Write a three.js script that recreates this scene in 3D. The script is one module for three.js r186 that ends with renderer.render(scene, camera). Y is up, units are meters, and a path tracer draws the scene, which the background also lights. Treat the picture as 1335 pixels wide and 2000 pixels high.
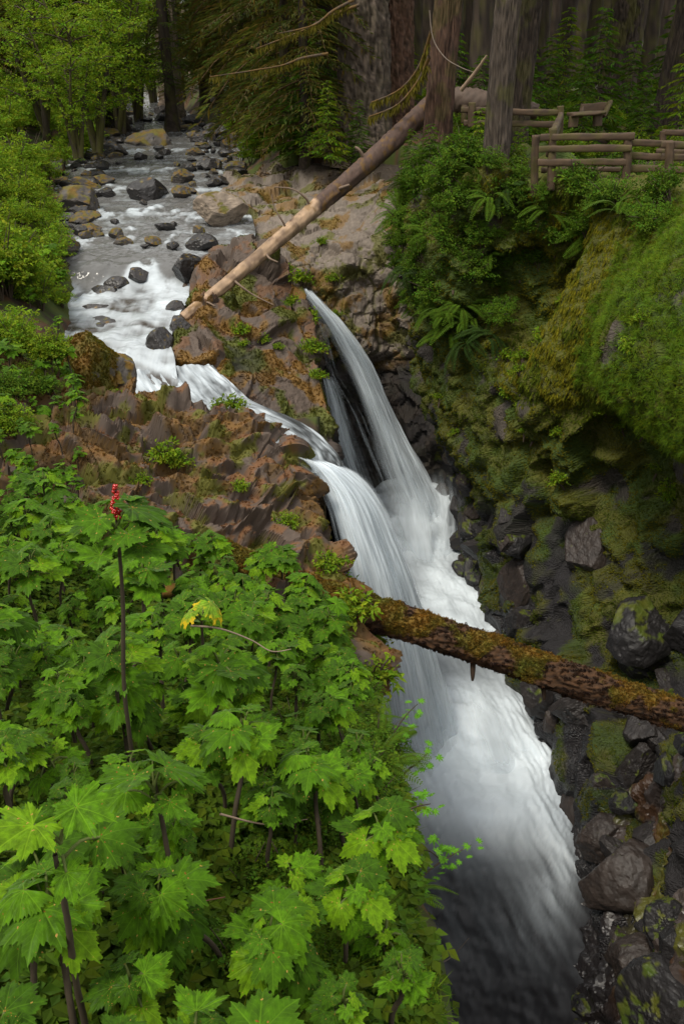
import * as THREE from 'three';
import { createNoise3D } from 'simplex-noise';
import { mergeGeometries, mergeVertices } from 'three/addons/utils/BufferGeometryUtils.js';

// ---------------------------------------------------------------- camera, sky, sun, exposure
const FOV = 62, TILT = 27.6 * Math.PI / 180, CY = 14, F = 1000 / Math.tan(FOV * Math.PI / 360), SN = Math.sin(TILT), CS = Math.cos(TILT);
const scene = new THREE.Scene();
const camera = new THREE.PerspectiveCamera(FOV, 683 / 1024, 0.05, 800);
camera.position.set(0, CY, 0);
camera.lookAt(0, CY - SN, -CS);

const skyTexture = (() => {                       // even overcast: bright overhead, a third as bright at the horizon
  const w = 64, h = 32, d = new Float32Array(w * h * 4);
  for (let j = 0; j < h; j++) for (let i = 0; i < w; i++) {
    const el = ((j + 0.5) / h - 0.5) * Math.PI, s = Math.max(0, Math.sin(el)), l = 1.05 * (1 + 2 * s) / 3;
    d.set([l * 0.99, l * 0.985, l * 0.98, 1], (j * w + i) * 4);
  }
  const t = new THREE.DataTexture(d, w, h, THREE.RGBAFormat, THREE.FloatType);
  t.mapping = THREE.EquirectangularReflectionMapping; t.magFilter = THREE.LinearFilter; t.needsUpdate = true;
  return t;
})();
scene.background = skyTexture;
scene.environment = skyTexture;

const sun = new THREE.DirectionalLight(new THREE.Color(1, 0.93, 0.80), 1.5);
sun.position.set(-23, 58, 4);
sun.target.position.set(-2, 8, -15);
sun.castShadow = true;
sun.shadow.radius = 26;
sun.shadow.mapSize.set(2048, 2048);
Object.assign(sun.shadow.camera, { left: -45, right: 45, top: 45, bottom: -45, near: 1, far: 160 });
scene.add(sun, sun.target);

const renderer = new THREE.WebGLRenderer({ antialias: true });
renderer.shadowMap.enabled = true;
renderer.toneMapping = THREE.LinearToneMapping;
renderer.toneMappingExposure = 1.62;

// ---------------------------------------------------------------- helpers
let seedState = 7;
const seed = (n) => { seedState = n >>> 0; };
const rnd = () => { seedState = (seedState + 0x6d2b79f5) | 0; let t = Math.imul(seedState ^ (seedState >>> 15), 1 | seedState); t = (t + Math.imul(t ^ (t >>> 7), 61 | t)) ^ t; return ((t ^ (t >>> 14)) >>> 0) / 4294967296; };
const rr = (a, b) => a + (b - a) * rnd();
const pick = (a) => a[Math.floor(rnd() * a.length)];
seed(11);
const simplex = createNoise3D(rnd);
const fbm = (x, y, z, o = 4) => { let s = 0, a = 0.5; for (let i = 0; i < o; i++) { s += a * simplex(x, y, z); x = x * 2.03 + 7.1; y = y * 2.03 + 3.7; z = z * 2.03 + 1.3; a *= 0.5; } return s; };
const clamp = (v, a = 0, b = 1) => Math.min(b, Math.max(a, v));
const lerp = (a, b, t) => a + (b - a) * t;
const sstep = (a, b, v) => { const t = clamp((v - a) / (b - a)); return t * t * (3 - 2 * t); };
const mix3 = (a, b, t) => [lerp(a[0], b[0], t), lerp(a[1], b[1], t), lerp(a[2], b[2], t)];
const mul3 = (a, k) => [a[0] * k, a[1] * k, a[2] * k];
const V = (x, y, z) => new THREE.Vector3(x, y, z);
// a picture position and a distance D along the ground -> a point; hd: the point's drop below the camera at that D
const W = (px, py, D) => { const v = (1000 - py) / F, k = D / (CS + v * SN); return V((px - 667.5) / F * k, CY + (v * CS - SN) * k, -D); };
const X = (x, h, D) => V(x, CY - h, -D);                       // x, drop below the camera, distance
const hash3 = (x, y, z, k) => { let h = Math.imul(x, 374761393) ^ Math.imul(y, 668265263) ^ Math.imul(z, 2147483629) ^ Math.imul(k + 1, 1274126177); h = Math.imul(h ^ (h >>> 13), 1274126177); return ((h ^ (h >>> 16)) >>> 0) / 4294967296; };
const cellOut = new Float64Array(10);                            // f1, f2, then id and offset of the nearest and of the second nearest
function cell(x, y, z) {                                         // one random point per unit cube
  const ix = Math.floor(x), iy = Math.floor(y), iz = Math.floor(z), o = cellOut;
  let f1 = 9, f2 = 9;
  for (let a = -1; a <= 1; a++) for (let b = -1; b <= 1; b++) for (let c = -1; c <= 1; c++) {
    const i = ix + a, j = iy + b, k = iz + c, dx = i + hash3(i, j, k, 0) - x, dy = j + hash3(i, j, k, 1) - y, dz = k + hash3(i, j, k, 2) - z, d = dx * dx + dy * dy + dz * dz;
    if (d < f1) { f2 = f1; o[6] = o[2]; o[7] = o[3]; o[8] = o[4]; o[9] = o[5]; f1 = d; o[2] = hash3(i, j, k, 3); o[3] = dx; o[4] = dy; o[5] = dz; } else if (d < f2) { f2 = d; o[6] = hash3(i, j, k, 3); o[7] = dx; o[8] = dy; o[9] = dz; }
  }
  o[0] = Math.sqrt(f1); o[1] = Math.sqrt(f2);
  return o;
}
const facet = (id, dx, dy, dz) => (id - 0.5) * 1.1 + (dx * ((id * 7.13 % 1) - 0.5) + dy * ((id * 13.7 % 1) - 0.5) + dz * ((id * 29.3 % 1) - 0.5)) * 1.9;
// broken rock: tilted facets, bevelled where they meet, with a crack between; returns [displacement (about -1..1), block id, crack 0..1]
function blocks(p, fx, fy, fz, warp = 0.35, bevel = 0.22) {
  const w1 = simplex(p.x * 0.7, p.y * 0.7, p.z * 0.7) * warp, w2 = simplex(p.x * 0.7 + 9, p.y * 0.7, p.z * 0.7 + 4) * warp;
  const c = cell((p.x + w1) * fx, (p.y + w2) * fy, (p.z + w1 - w2) * fz), gap = c[1] - c[0], a = facet(c[2], c[3], c[4], c[5]), b = facet(c[6], c[7], c[8], c[9]), crack = 1 - sstep(0.0, 0.08, gap);
  return [lerp((a + b) / 2, a, clamp(gap / bevel)) - crack * 0.16, c[2], crack];
}
const chips = (p, f) => blocks(V(p.x, p.y, p.z), f, f * 1.3, f, 0.1, 0.3)[0];
const names = {};
const numbered = (n) => { names[n] = (names[n] ?? -1) + 1; return names[n] ? n + '_' + String(names[n]).padStart(3, '0') : n; };
const tag = (o, label, category, group) => { o.userData.label = label; o.userData.category = category; if (group) o.userData.group = group; return o; };
const shade = (m) => { m.castShadow = true; m.receiveShadow = true; return m; };
const mesh = (name, g, m, parent) => { const o = shade(new THREE.Mesh(g, m)); o.name = parent ? name : numbered(name); (parent ?? scene).add(o); return o; };
const structure = (name, g, m) => { const o = mesh(name, g, m); o.userData.kind = 'structure'; return o; };
const thing = (name, label, category, group, at) => { const o = new THREE.Group(); o.name = numbered(name); scene.add(o); if (at) o.position.copy(at); return tag(o, label, category, group); };
const std = (o) => new THREE.MeshStandardMaterial({ color: 0xffffff, roughness: 0.9, metalness: 0, ...o });
const phys = (o) => new THREE.MeshPhysicalMaterial({ color: 0xffffff, roughness: 0.9, metalness: 0, ...o });
const leafMat = (rgb, o = {}) => { const m = phys({ transmission: 0.32, thickness: 0, roughness: 0.97, specularIntensity: 0.2, side: THREE.DoubleSide, ...o }); m.color.setRGB(...rgb); return m; };

// fine grain for bump: value noise tiles
const grainTexture = (n, f) => { const d = new Uint8Array(n * n * 4); for (let j = 0; j < n; j++) for (let i = 0; i < n; i++) { const a = i / n * 2 * Math.PI, b = j / n * 2 * Math.PI, v = clamp(0.5 + 0.62 * f(Math.cos(a), Math.sin(a), Math.cos(b), Math.sin(b))) * 255; d.set([v, v, v, 255], (j * n + i) * 4); } const t = new THREE.DataTexture(d, n, n); t.wrapS = t.wrapT = THREE.RepeatWrapping; t.magFilter = THREE.LinearFilter; t.needsUpdate = true; return t; };
const rockGrain = grainTexture(256, (a, b, c, d) => fbm(a * 3 + c * 3, b * 3 + d * 3, a * 2 - d * 2.5, 5));

// Catmull-Rom through a grid of control points
const cr = (a, b, c, d, t) => 0.5 * (2 * b + (c - a) * t + (2 * a - 5 * b + 4 * c - d) * t * t + (3 * b - a - 3 * c + d) * t * t * t);
function crRow(list, s, out) {                                   // list of Vector3, s in 0..n-1
  const n = list.length, i = clamp(Math.floor(s), 0, n - 2), t = s - i, p0 = list[Math.max(0, i - 1)], p1 = list[i], p2 = list[i + 1], p3 = list[Math.min(n - 1, i + 2)];
  return out.set(cr(p0.x, p1.x, p2.x, p3.x, t), cr(p0.y, p1.y, p2.y, p3.y, t), cr(p0.z, p1.z, p2.z, p3.z, t));
}
// a surface over a control grid: rows x columns of Vector3; disp(p, n) -> [metres, ...info]; color(p, n, info) -> [r, g, b]
function patch(grid, nu, nv, disp, color, uvOf = (p) => [p.x + 0.3 * p.z, p.y * 0.8 - p.z * 0.6], flip = 1) {
  const R = grid.length, base = [], tmp = [V(), V(), V(), V()];
  const colLists = [];
  for (let i = 0; i <= nu; i++) colLists.push(grid.map((row) => crRow(row, i / nu * (row.length - 1), V())));
  for (let j = 0; j <= nv; j++) for (let i = 0; i <= nu; i++) base.push(crRow(colLists[i], j / nv * (R - 1), V()));
  const at = (i, j) => base[clamp(j, 0, nv) * (nu + 1) + clamp(i, 0, nu)];
  const n = (nu + 1) * (nv + 1), pos = new Float32Array(n * 3), col = new Float32Array(n * 3), uv = new Float32Array(n * 2), infos = [];
  const du = tmp[0], dv = tmp[1], nn = V();
  for (let j = 0, k = 0; j <= nv; j++) for (let i = 0; i <= nu; i++, k++) {
    du.subVectors(at(i + 2, j), at(i - 2, j)); dv.subVectors(at(i, j + 2), at(i, j - 2));
    nn.crossVectors(dv, du).multiplyScalar(flip).normalize();
    const p = base[k], info = disp(p, nn, i / nu, j / nv);
    pos.set([p.x + nn.x * info[0], p.y + nn.y * info[0], p.z + nn.z * info[0]], k * 3);
    uv.set(uvOf(p), k * 2);
    infos.push(info);
  }
  const index = [];
  for (let j = 0; j < nv; j++) for (let i = 0; i < nu; i++) { const a = j * (nu + 1) + i, b = a + 1, c = a + nu + 1, d = c + 1; flip > 0 ? index.push(a, c, b, b, c, d) : index.push(a, b, c, b, d, c); }
  const g = new THREE.BufferGeometry();
  g.setAttribute('position', new THREE.BufferAttribute(pos, 3));
  g.setAttribute('uv', new THREE.BufferAttribute(uv, 2));
  g.setIndex(index);
  g.computeVertexNormals();
  const N = g.attributes.normal, p = V(), q = V();
  for (let k = 0; k < n; k++) { p.fromArray(pos, k * 3); q.fromBufferAttribute(N, k); col.set(color(p, q, infos[k]), k * 3); }
  g.setAttribute('color', new THREE.BufferAttribute(col, 3));
  g.userData.nu = nu; g.userData.nv = nv; g.userData.info = infos;
  return g;
}
// random points on a geometry by area: fn(p, n, color, info) while it returns true count goes up
function scatter(g, tries, fn) {
  const pos = g.attributes.position, col = g.attributes.color, ix = g.index.array, nt = ix.length / 3, cum = new Float32Array(nt), a = V(), b = V(), c = V(), n = V(), ab = V(), ac = V();
  let s = 0;
  for (let t = 0; t < nt; t++) { a.fromBufferAttribute(pos, ix[t * 3]); b.fromBufferAttribute(pos, ix[t * 3 + 1]); c.fromBufferAttribute(pos, ix[t * 3 + 2]); s += ab.subVectors(b, a).cross(ac.subVectors(c, a)).length(); cum[t] = s; }
  for (let k = 0; k < tries; k++) {
    const r = rnd() * s; let lo = 0, hi = nt - 1; while (lo < hi) { const m = (lo + hi) >> 1; cum[m] < r ? lo = m + 1 : hi = m; }
    const i0 = ix[lo * 3], i1 = ix[lo * 3 + 1], i2 = ix[lo * 3 + 2]; let u = rnd(), v = rnd(); if (u + v > 1) { u = 1 - u; v = 1 - v; }
    a.fromBufferAttribute(pos, i0); b.fromBufferAttribute(pos, i1); c.fromBufferAttribute(pos, i2);
    n.crossVectors(ab.subVectors(b, a), ac.subVectors(c, a)).normalize();
    fn(V(a.x + ab.x * u + ac.x * v, a.y + ab.y * u + ac.y * v, a.z + ab.z * u + ac.z * v), n.clone(), g.userData.info?.[i0], i0);
  }
}
const toPx = (p) => { const dx = p.x, dy = p.y - CY, dz = p.z, depth = -dz * CS - dy * SN, up = dy * CS - dz * SN; return [dx / depth * F + 667.5, 1000 - up / depth * F, depth]; };
const seen = (p, pad = 60) => { const [u, v, d] = toPx(p); return d > 0.3 && u > -pad && u < 1335 + pad && v > -pad && v < 2000 + pad; };
// tube through points with a radius at each; bumps(angle, s) adds to the radius
function tube(points, radii, radial = 8, along = 20, rough = null, color = null, caps = true) {
  const pos = [], col = [], index = [], up = V(), p = V(), p2 = V(), T = V(), A = V(), B = V();
  const m = points.length - 1; let ref = null;
  for (let j = 0; j <= along; j++) {
    const s = j / along * m; crRow(points, s, p); crRow(points, Math.min(m, s + 0.02), p2); T.subVectors(p2, p); if (T.lengthSq() < 1e-10) { crRow(points, s - 0.02, p2); T.subVectors(p, p2); } T.normalize();
    if (!ref) { ref = Math.abs(T.y) > 0.9 ? V(1, 0, 0) : V(0, 1, 0); A.crossVectors(T, ref).normalize(); } else A.addScaledVector(T, -A.dot(T)).normalize();
    B.crossVectors(T, A);
    const ri = clamp(Math.floor(s), 0, m - 1), r = lerp(radii[ri], radii[ri + 1], s - ri);
    for (let i = 0; i <= radial; i++) {
      const a = i / radial * 2 * Math.PI, ca = Math.cos(a), sa = Math.sin(a); up.set(A.x * ca + B.x * sa, A.y * ca + B.y * sa, A.z * ca + B.z * sa);
      const k = rough ? rough(ca, sa, j / along, up) : 0, q = V(p.x + up.x * (r + k), p.y + up.y * (r + k), p.z + up.z * (r + k));
      pos.push(q.x, q.y, q.z); if (color) col.push(...color(q, up, k, j / along));
    }
  }
  const w = radial + 1;
  for (let j = 0; j < along; j++) for (let i = 0; i < radial; i++) { const a = j * w + i; index.push(a, a + 1, a + w, a + 1, a + w + 1, a + w); }
  const g = new THREE.BufferGeometry();
  g.setAttribute('position', new THREE.Float32BufferAttribute(pos, 3));
  if (color) g.setAttribute('color', new THREE.Float32BufferAttribute(col, 3));
  g.setIndex(index);
  g.computeVertexNormals();
  const N = g.attributes.normal; for (let j = 0; j <= along; j++) { const a = j * w, b = a + radial, s = V(N.getX(a) + N.getX(b), N.getY(a) + N.getY(b), N.getZ(a) + N.getZ(b)).normalize(); N.setXYZ(a, s.x, s.y, s.z); N.setXYZ(b, s.x, s.y, s.z); }
  return g;
}
// joins geometries that may differ in which attributes they carry
function join(list) { const keys = ['position', 'normal', 'color', 'uv'].filter((k) => list.every((g) => g.attributes[k])); return mergeGeometries(list.map((g) => { const h = new THREE.BufferGeometry(); for (const k of keys) h.setAttribute(k, g.attributes[k]); h.setIndex(g.index ?? [...Array(g.attributes.position.count).keys()]); return h; })); }
// ---------------------------------------------------------------- the lie of the land
const table = (rows, D) => { let i = 0; while (i < rows.length - 2 && rows[i + 1][0] < D) i++; const a = rows[i], b = rows[i + 1], t = clamp((D - a[0]) / (b[0] - a[0])); return a.map((v, k) => lerp(v, b[k], t)); };
// river above the falls: distance, left edge, right edge, drop below the camera
const RIVER = [[15.6, -3.9, -2.6, 5.9], [16.2, -4.5, -3.3, 5.75], [17.2, -5.0, -3.6, 5.35], [18, -5.3, -3.8, 5.2], [20, -6.0, -3.8, 5.0], [21.2, -6.2, -3.5, 4.8], [21.9, -6.4, -3.3, 4.4], [24, -7.4, -3.1, 4.2], [28, -8.8, -3.6, 3.9], [35, -10.2, -4.6, 3.5], [45, -11.6, -5.6, 3.2], [60, -15, -10, 3.0], [80, -22, -15, 2.7], [130, -40, -30, 2.4]];
const RIM_L = [[-6, 0.7], [2, 0.6], [5, 0.35], [7, 0.2], [9.5, -0.1], [11, -0.4], [13, -1.3], [14, -1.7], [16, -0.5], [18, -0.7], [22, -1.2], [25, -1.4]].map((r) => r);
const RIM_R = [[-6, 7.6], [2, 7.4], [6, 7.2], [9, 7.2], [12, 7.4], [14, 7.2], [16.6, 6.4], [18, 5.2], [19, 4.6], [21, 4.2], [24, 4.0], [26, 3.6]];
function groundH(x, D) {                                          // drop of the ground below the camera
  const [, xl, xr, rh] = table(RIVER, D), rl = table(RIM_L, D)[1], rright = table(RIM_R, D)[1], n = fbm(x * 0.23, D * 0.23, 4.2, 4), n2 = fbm(x * 1.1, D * 1.1, 8.2, 3) * 0.12;
  // left side near the camera
  const near = 2.0 + 0.43 * D - 0.5 * Math.max(0, -2.2 - x) + 0.75 * sstep(-2.2, rl, x) + n * 0.35;
  // left side beside the river
  const off = xl - x, leftBank = rh + 0.25 - 0.32 * Math.max(0, off) - 0.5 * sstep(0, 1.3, off) + n * 0.5 * sstep(0, 4, off);
  const farLeft = Math.max(leftBank, -6 - D * 0.05);
  // right side: the forest floor
  const roff = x - xr, rightBank = lerp(rh + 0.3, clamp(2.5 - (D - 18) * 0.022, 0.9, 2.5) - Math.max(0, x - 14) * 0.05 + n * 0.5, sstep(0, D > 26 ? 3.4 : 2.2, roff));
  const w = sstep(10.5, 14, D);
  let h = x < (xl + xr) / 2 ? lerp(near, farLeft, w) : rightBank;
  if (x >= (xl + xr) / 2 && D < 15.6) h = x < rl + 0.3 ? lerp(near, 6.4, w) : clamp(2.5 - (D - 18) * 0.03, 1, 2.5);
  if (D > 15.4) { const inR = sstep(0, 0.5, x - xl) * sstep(0, 0.5, xr - x); h = lerp(h, rh + 0.35, inR); }
  if (D < 25.6 && x > rl && x < rright) { const e = Math.min(sstep(0, 0.35, x - rl), sstep(0, 0.35, rright - x), sstep(0, 0.5, 25.6 - D)); h = lerp(h, 15.5, e); }
  if (D > 10.5 && D < 25 && x > -6 && x < rl + 0.4) h = Math.max(h, lerp(6.6, h, sstep(0, 1.2, Math.max(-5.0 - x, D - 26, 10.8 - D))));
  if (D > 22.8 && D < 34 && x > -5 && x < 5) { const line = table([[-5, 34], [-1.2, 32], [0.56, 31], [1.8, 29], [2.7, 26.6], [4.5, 25]], x)[1]; h = Math.max(h, lerp(h, 6.2, sstep(0, 0.8, line - D))); }
  return h + n2;
}
const groundY = (x, D) => CY - groundH(x, D);

// ---------------------------------------------------------------- colours of rock, moss, litter
const ROCK = [0.115, 0.098, 0.092], ROCK_PALE = [0.20, 0.158, 0.125], ROCK_DARK = [0.04, 0.036, 0.036], WET = [0.016, 0.0145, 0.016];
const MOSS = [0.095, 0.098, 0.008], MOSS_G = [0.055, 0.09, 0.007], MOSS_O = [0.17, 0.088, 0.009], NEEDLE = [0.165, 0.068, 0.018], SOIL = [0.035, 0.024, 0.015];
const grainy = (p, f = 9) => 1 + 0.30 * fbm(p.x * f, p.y * f, p.z * f, 3);
// hard-edged patch of something: noise over a threshold
const patchy = (p, f, cut, soft = 0.10, o = 0) => sstep(cut - soft, cut + soft, fbm(p.x * f + o, p.y * f + o * 1.7, p.z * f - o, 5));
const rockColor = (p, id, base, spread = 0.5) => mul3(mix3(base, mix3(ROCK_PALE, ROCK_DARK, (id * 5.7) % 1), spread * Math.abs((id * 3.1) % 1 - 0.3)), grainy(p) * (1 + 0.18 * fbm(p.x * 30, p.y * 30, p.z * 30, 2)));
const M = {
  rock: std({ vertexColors: true, roughness: 0.8, flatShading: true }),
  wet: std({ vertexColors: true, roughness: 0.4, flatShading: true }),
  wall: std({ vertexColors: true, roughness: 0.85, bumpMap: rockGrain, bumpScale: 0.04 }), wetWall: std({ vertexColors: true, roughness: 0.38, bumpMap: rockGrain, bumpScale: 0.05 }),
  soil: std({ vertexColors: true, roughness: 0.95 }),
  moss: std({ vertexColors: true, roughness: 1 }),
};

// the ground: one sheet to the horizon, finer near the camera
{
  const xs = [], zs = [];
  for (let x = -14; x <= 12; x += 0.11) xs.push(x);
  for (let x = 12.3, s = 0.3; x < 420; x += s, s *= 1.09) { xs.push(x); xs.unshift(-x - 2); }
  for (let D = -3; D <= 34; D += 0.11) zs.push(D);
  for (let D = 34.3, s = 0.3; D < 520; D += s, s *= 1.07) zs.push(D);
  for (let D = -3.4, s = 0.5; D > -90; D -= s, s *= 1.25) zs.unshift(D);
  xs.sort((a, b) => a - b);
  const nu = xs.length, pos = new Float32Array(nu * zs.length * 3), col = new Float32Array(nu * zs.length * 3), index = [];
  zs.forEach((D, j) => xs.forEach((x, i) => {
    const far = Math.hypot(x, D) > 110 ? Math.hypot(x, D) - 110 : 0, h = (Math.abs(x) < 120 && D < 130 ? groundH(x, clamp(D, -3, 130)) : groundH(clamp(x, -120, 120), clamp(D, -3, 130))) - far * 0.04;
    const k = (j * nu + i) * 3, p = V(x, CY - h, -D);
    pos.set([x, CY - h, -D], k);
    col.set(mix3(mix3(SOIL, NEEDLE, 0.35 * patchy(p, 1.4, 0.02)), MOSS_G, 0.75 * patchy(p, 0.8, 0.03, 0.1, 5)), k);
  }));
  for (let j = 0; j < zs.length - 1; j++) for (let i = 0; i < nu - 1; i++) { const a = j * nu + i, b = a + 1, c = a + nu, d = c + 1; index.push(a, b, c, b, d, c); }
  const g = new THREE.BufferGeometry();
  g.setAttribute('position', new THREE.BufferAttribute(pos, 3)); g.setAttribute('color', new THREE.BufferAttribute(col, 3)); g.setIndex(index); g.computeVertexNormals();
  structure('ground', g, M.soil);
}

const P3 = (a) => a.length === 4 ? X(a[1], a[2], a[3]) : W(...a);   // [px, py, D] or ['x', x, drop, D]
const gridOf = (rows) => rows.map((r) => r.map(P3));
const SURF = {};

// the low ledge of layered rock on the left, and its drop to the foot of the near fall
SURF.ledge = patch(gridOf([
  [['x', -8.5, 4.6, 16.5], [0, 790, 15.6], [100, 800, 15.4], [200, 815, 15.5], [300, 835, 15.3], [400, 855, 15.2], [480, 865, 15.4], [545, 905, 14.9], [598, 950, 14.4], ['x', -0.5, 9, 14.4], ['x', -0.4, 13.5, 14.4]],
  [['x', -8.5, 4.2, 14.5], [0, 735, 14.2], [100, 775, 14.2], [200, 765, 14.6], [290, 783, 14.6], [400, 795, 14.7], [470, 800, 14.9], [535, 868, 14.4], [575, 918, 13.9], ['x', -0.75, 9, 13.9], ['x', -0.5, 13.5, 13.9]],
  [['x', -8.3, 4.4, 12.9], [0, 800, 12.9], [100, 835, 12.9], [200, 825, 13.3], [300, 838, 13.5], [400, 848, 13.7], [480, 866, 13.8], [545, 910, 13.6], [592, 968, 13.3], ['x', -0.65, 9, 13.3], ['x', -0.4, 13.5, 13.3]],
  [['x', -8.1, 4.6, 11.5], [0, 870, 11.5], [100, 890, 11.6], [200, 890, 12.1], [300, 900, 12.4], [400, 910, 12.6], [480, 930, 12.8], [552, 970, 12.8], [607, 1032, 12.6], ['x', -0.5, 9, 12.6], ['x', -0.3, 13.5, 12.6]],
  [['x', -7.6, 4.8, 10.2], [0, 960, 10.2], [100, 970, 10.4], [200, 970, 10.8], [300, 980, 11.1], [400, 990, 11.4], [490, 1010, 11.7], [572, 1040, 11.8], [642, 1100, 11.5], ['x', -0.3, 9, 11.4], ['x', -0.2, 13.5, 11.4]],
  [['x', -7.4, 5.0, 9], [0, 1050, 9], [100, 1060, 9.2], [200, 1060, 9.6], [300, 1070, 9.9], [400, 1080, 10.2], [500, 1100, 10.6], [600, 1130, 10.8], [682, 1180, 10.6], ['x', -0.1, 9, 10.4], ['x', -0.1, 13.5, 10.4]],
  [['x', -7.0, 5.2, 7.8], [0, 1150, 7.8], [100, 1160, 8], [200, 1160, 8.4], [300, 1170, 8.7], [400, 1180, 9], [520, 1200, 9.4], [630, 1230, 9.7], [706, 1265, 9.6], ['x', 0.1, 9, 9.4], ['x', 0, 13.5, 9.4]],
  [['x', -7.0, 6.6, 6.6], [0, 1400, 6.6], [100, 1400, 6.8], [200, 1400, 7], [300, 1400, 7.2], [400, 1380, 7.4], [520, 1350, 7.8], [630, 1340, 8.2], [722, 1350, 8.2], ['x', 0.2, 9, 8], ['x', 0.1, 13.5, 8]],
]), 300, 250, (p) => {
  const a = blocks(V(p.x + 0.5 * p.z, p.y, p.z - 0.4 * p.x), 0.45, 1.1, 0.8, 0.6, 0.07), b = blocks(V(p.x + p.z * 0.5, p.y + 0.25 * p.x, p.z - 0.5 * p.x), 1.5, 4.2, 2.6, 0.35, 0.1), q = (p.z * 1.25 + p.x * 0.75 + 0.9 * fbm(p.x * 0.5, p.y, p.z * 0.5, 3) + 60) % 1, st = q < 0.8 ? q / 0.8 : (1 - q) / 0.2;
  return [a[0] * 0.42 + b[0] * 0.085 + 0.24 * (st - 0.5) + 0.02 * chips(p, 5) + 0.03 * fbm(p.x * 5, p.y * 5, p.z * 5, 3), b[1] * 0.5 + a[1] * 0.5, Math.max(a[2], b[2] * 0.7)];
}, (p, n, i) => {
  let c = rockColor(p, i[1], [0.082, 0.058, 0.044], 0.32);
  const litter = 0.9 * patchy(p, 2.6, 0.0, 0.12) * sstep(0.45, 0.7, n.y), moss = patchy(p, 0.8, 0.14 - 0.22 * sstep(-2.4, -4.2, p.x) - 0.15 * sstep(-1.5, -0.9, p.x), 0.08, 3), green = patchy(p, 1.2, 0.2, 0.07, 9);
  c = mix3(c, mul3(NEEDLE, grainy(p, 25)), 0.85 * litter);
  c = mix3(c, mul3(MOSS_O, 0.85 * grainy(p, 14)), 0.75 * moss * (0.6 + 0.4 * patchy(p, 6, 0, 0.2))); c = mix3(c, mul3(MOSS, grainy(p, 14)), 0.9 * green);
  const low = sstep(6.9, 7.6, CY - p.y + 0.5 * fbm(p.x, p.y, p.z, 3)); c = mix3(c, WET, low);
  return c;
}, (p) => [p.x, p.z - 0.3 * p.y]);
structure('left_rock_ledge', SURF.ledge, M.rock);

// the rock island between the near fall and the far fall
SURF.island = patch(gridOf([
  [['x', -4.2, 5.9, 23], [395, 560, 23], [430, 540, 23.3], [490, 530, 23.5], [545, 550, 23.5], [572, 580, 23.3], ['x', -1.25, 6.5, 23], ['x', -1.15, 13.5, 23]],
  [['x', -3.9, 5.4, 21.8], [392, 522, 21.8], [430, 490, 22], [490, 488, 22.3], [545, 510, 22.4], [568, 545, 22.4], [582, 588, 22.2], ['x', -1.1, 13.5, 22]],
  [['x', -4.0, 5.8, 19.8], [372, 594, 19.6], [420, 574, 20], [480, 568, 20.4], [540, 580, 20.8], [572, 610, 20.8], [594, 655, 20.6], ['x', -0.85, 13.5, 20.5]],
  [['x', -4.0, 6.2, 18.3], [334, 640, 18.3], [390, 618, 18.8], [470, 616, 19.2], [540, 636, 19.4], [588, 680, 19.3], [610, 722, 19.2], ['x', -0.6, 13.5, 19.2]],
  [['x', -3.6, 6.6, 17.0], [330, 700, 17.3], [390, 700, 17.4], [470, 706, 17.6], [540, 718, 17.8], [604, 748, 17.9], [634, 800, 17.9], ['x', -0.25, 13.5, 17.9]],
  [['x', -3.0, 7.0, 16.2], [350, 770, 16.7], [430, 788, 16.7], [490, 792, 16.8], [550, 802, 16.9], [622, 830, 17], [660, 885, 17], ['x', 0.05, 13.5, 17]],
  [['x', -2.6, 8.0, 15.6], [400, 860, 16.2], [450, 870, 16.2], [520, 880, 16.2], [590, 895, 16.2], [640, 915, 16.2], [664, 950, 16.4], ['x', 0.1, 13.5, 16.4]],
]), 240, 220, (p) => {
  const a = blocks(p, 0.6, 0.75, 0.65, 0.6, 0.08), b = blocks(p, 1.5, 1.9, 1.5, 0.35);
  const edge = 1 - 0.6 * sstep(-1.7, -0.9, p.x); return [edge * a[0] * 0.5 + b[0] * 0.07 + 0.02 * chips(p, 4) + 0.03 * fbm(p.x * 5, p.y * 5, p.z * 5, 3), a[1] * 0.6 + b[1] * 0.4, Math.max(a[2], b[2] * 0.6)];
}, (p, n, i) => {
  let c = rockColor(p, i[1], [0.092, 0.066, 0.05], 0.3);
  c = mix3(c, mul3(NEEDLE, grainy(p, 25)), 0.5 * patchy(p, 1.2, 0.2, 0.07) * sstep(0.3, 0.5, n.y));
  c = mix3(c, mul3(MOSS_O, grainy(p, 14)), 0.85 * patchy(p, 0.6, 0.16, 0.07, 3)); c = mix3(c, mul3(mix3(MOSS, MOSS_G, 0.4), grainy(p, 14)), 0.9 * patchy(p, 0.55, 0.12, 0.07, 9));
  const line = 5.3 + 0.55 * sstep(18.5, 16.5, -p.z); c = mix3(c, WET, 0.85 * sstep(line, line + 0.25, CY - p.y + 0.25 * fbm(p.x * 2, p.y * 2, p.z * 2, 3)) * sstep(-1.2, -2.4, p.x));
  c = mix3(c, WET, sstep(-0.75, -0.3, p.x + 0.2 * fbm(p.x, p.y, p.z, 3)) * sstep(6.6, 7.4, CY - p.y));
  return c;
}, (p) => [p.x + 0.2 * p.z, (p.z - p.y) * 0.7]);
structure('rock_island', SURF.island, M.rock);

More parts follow.
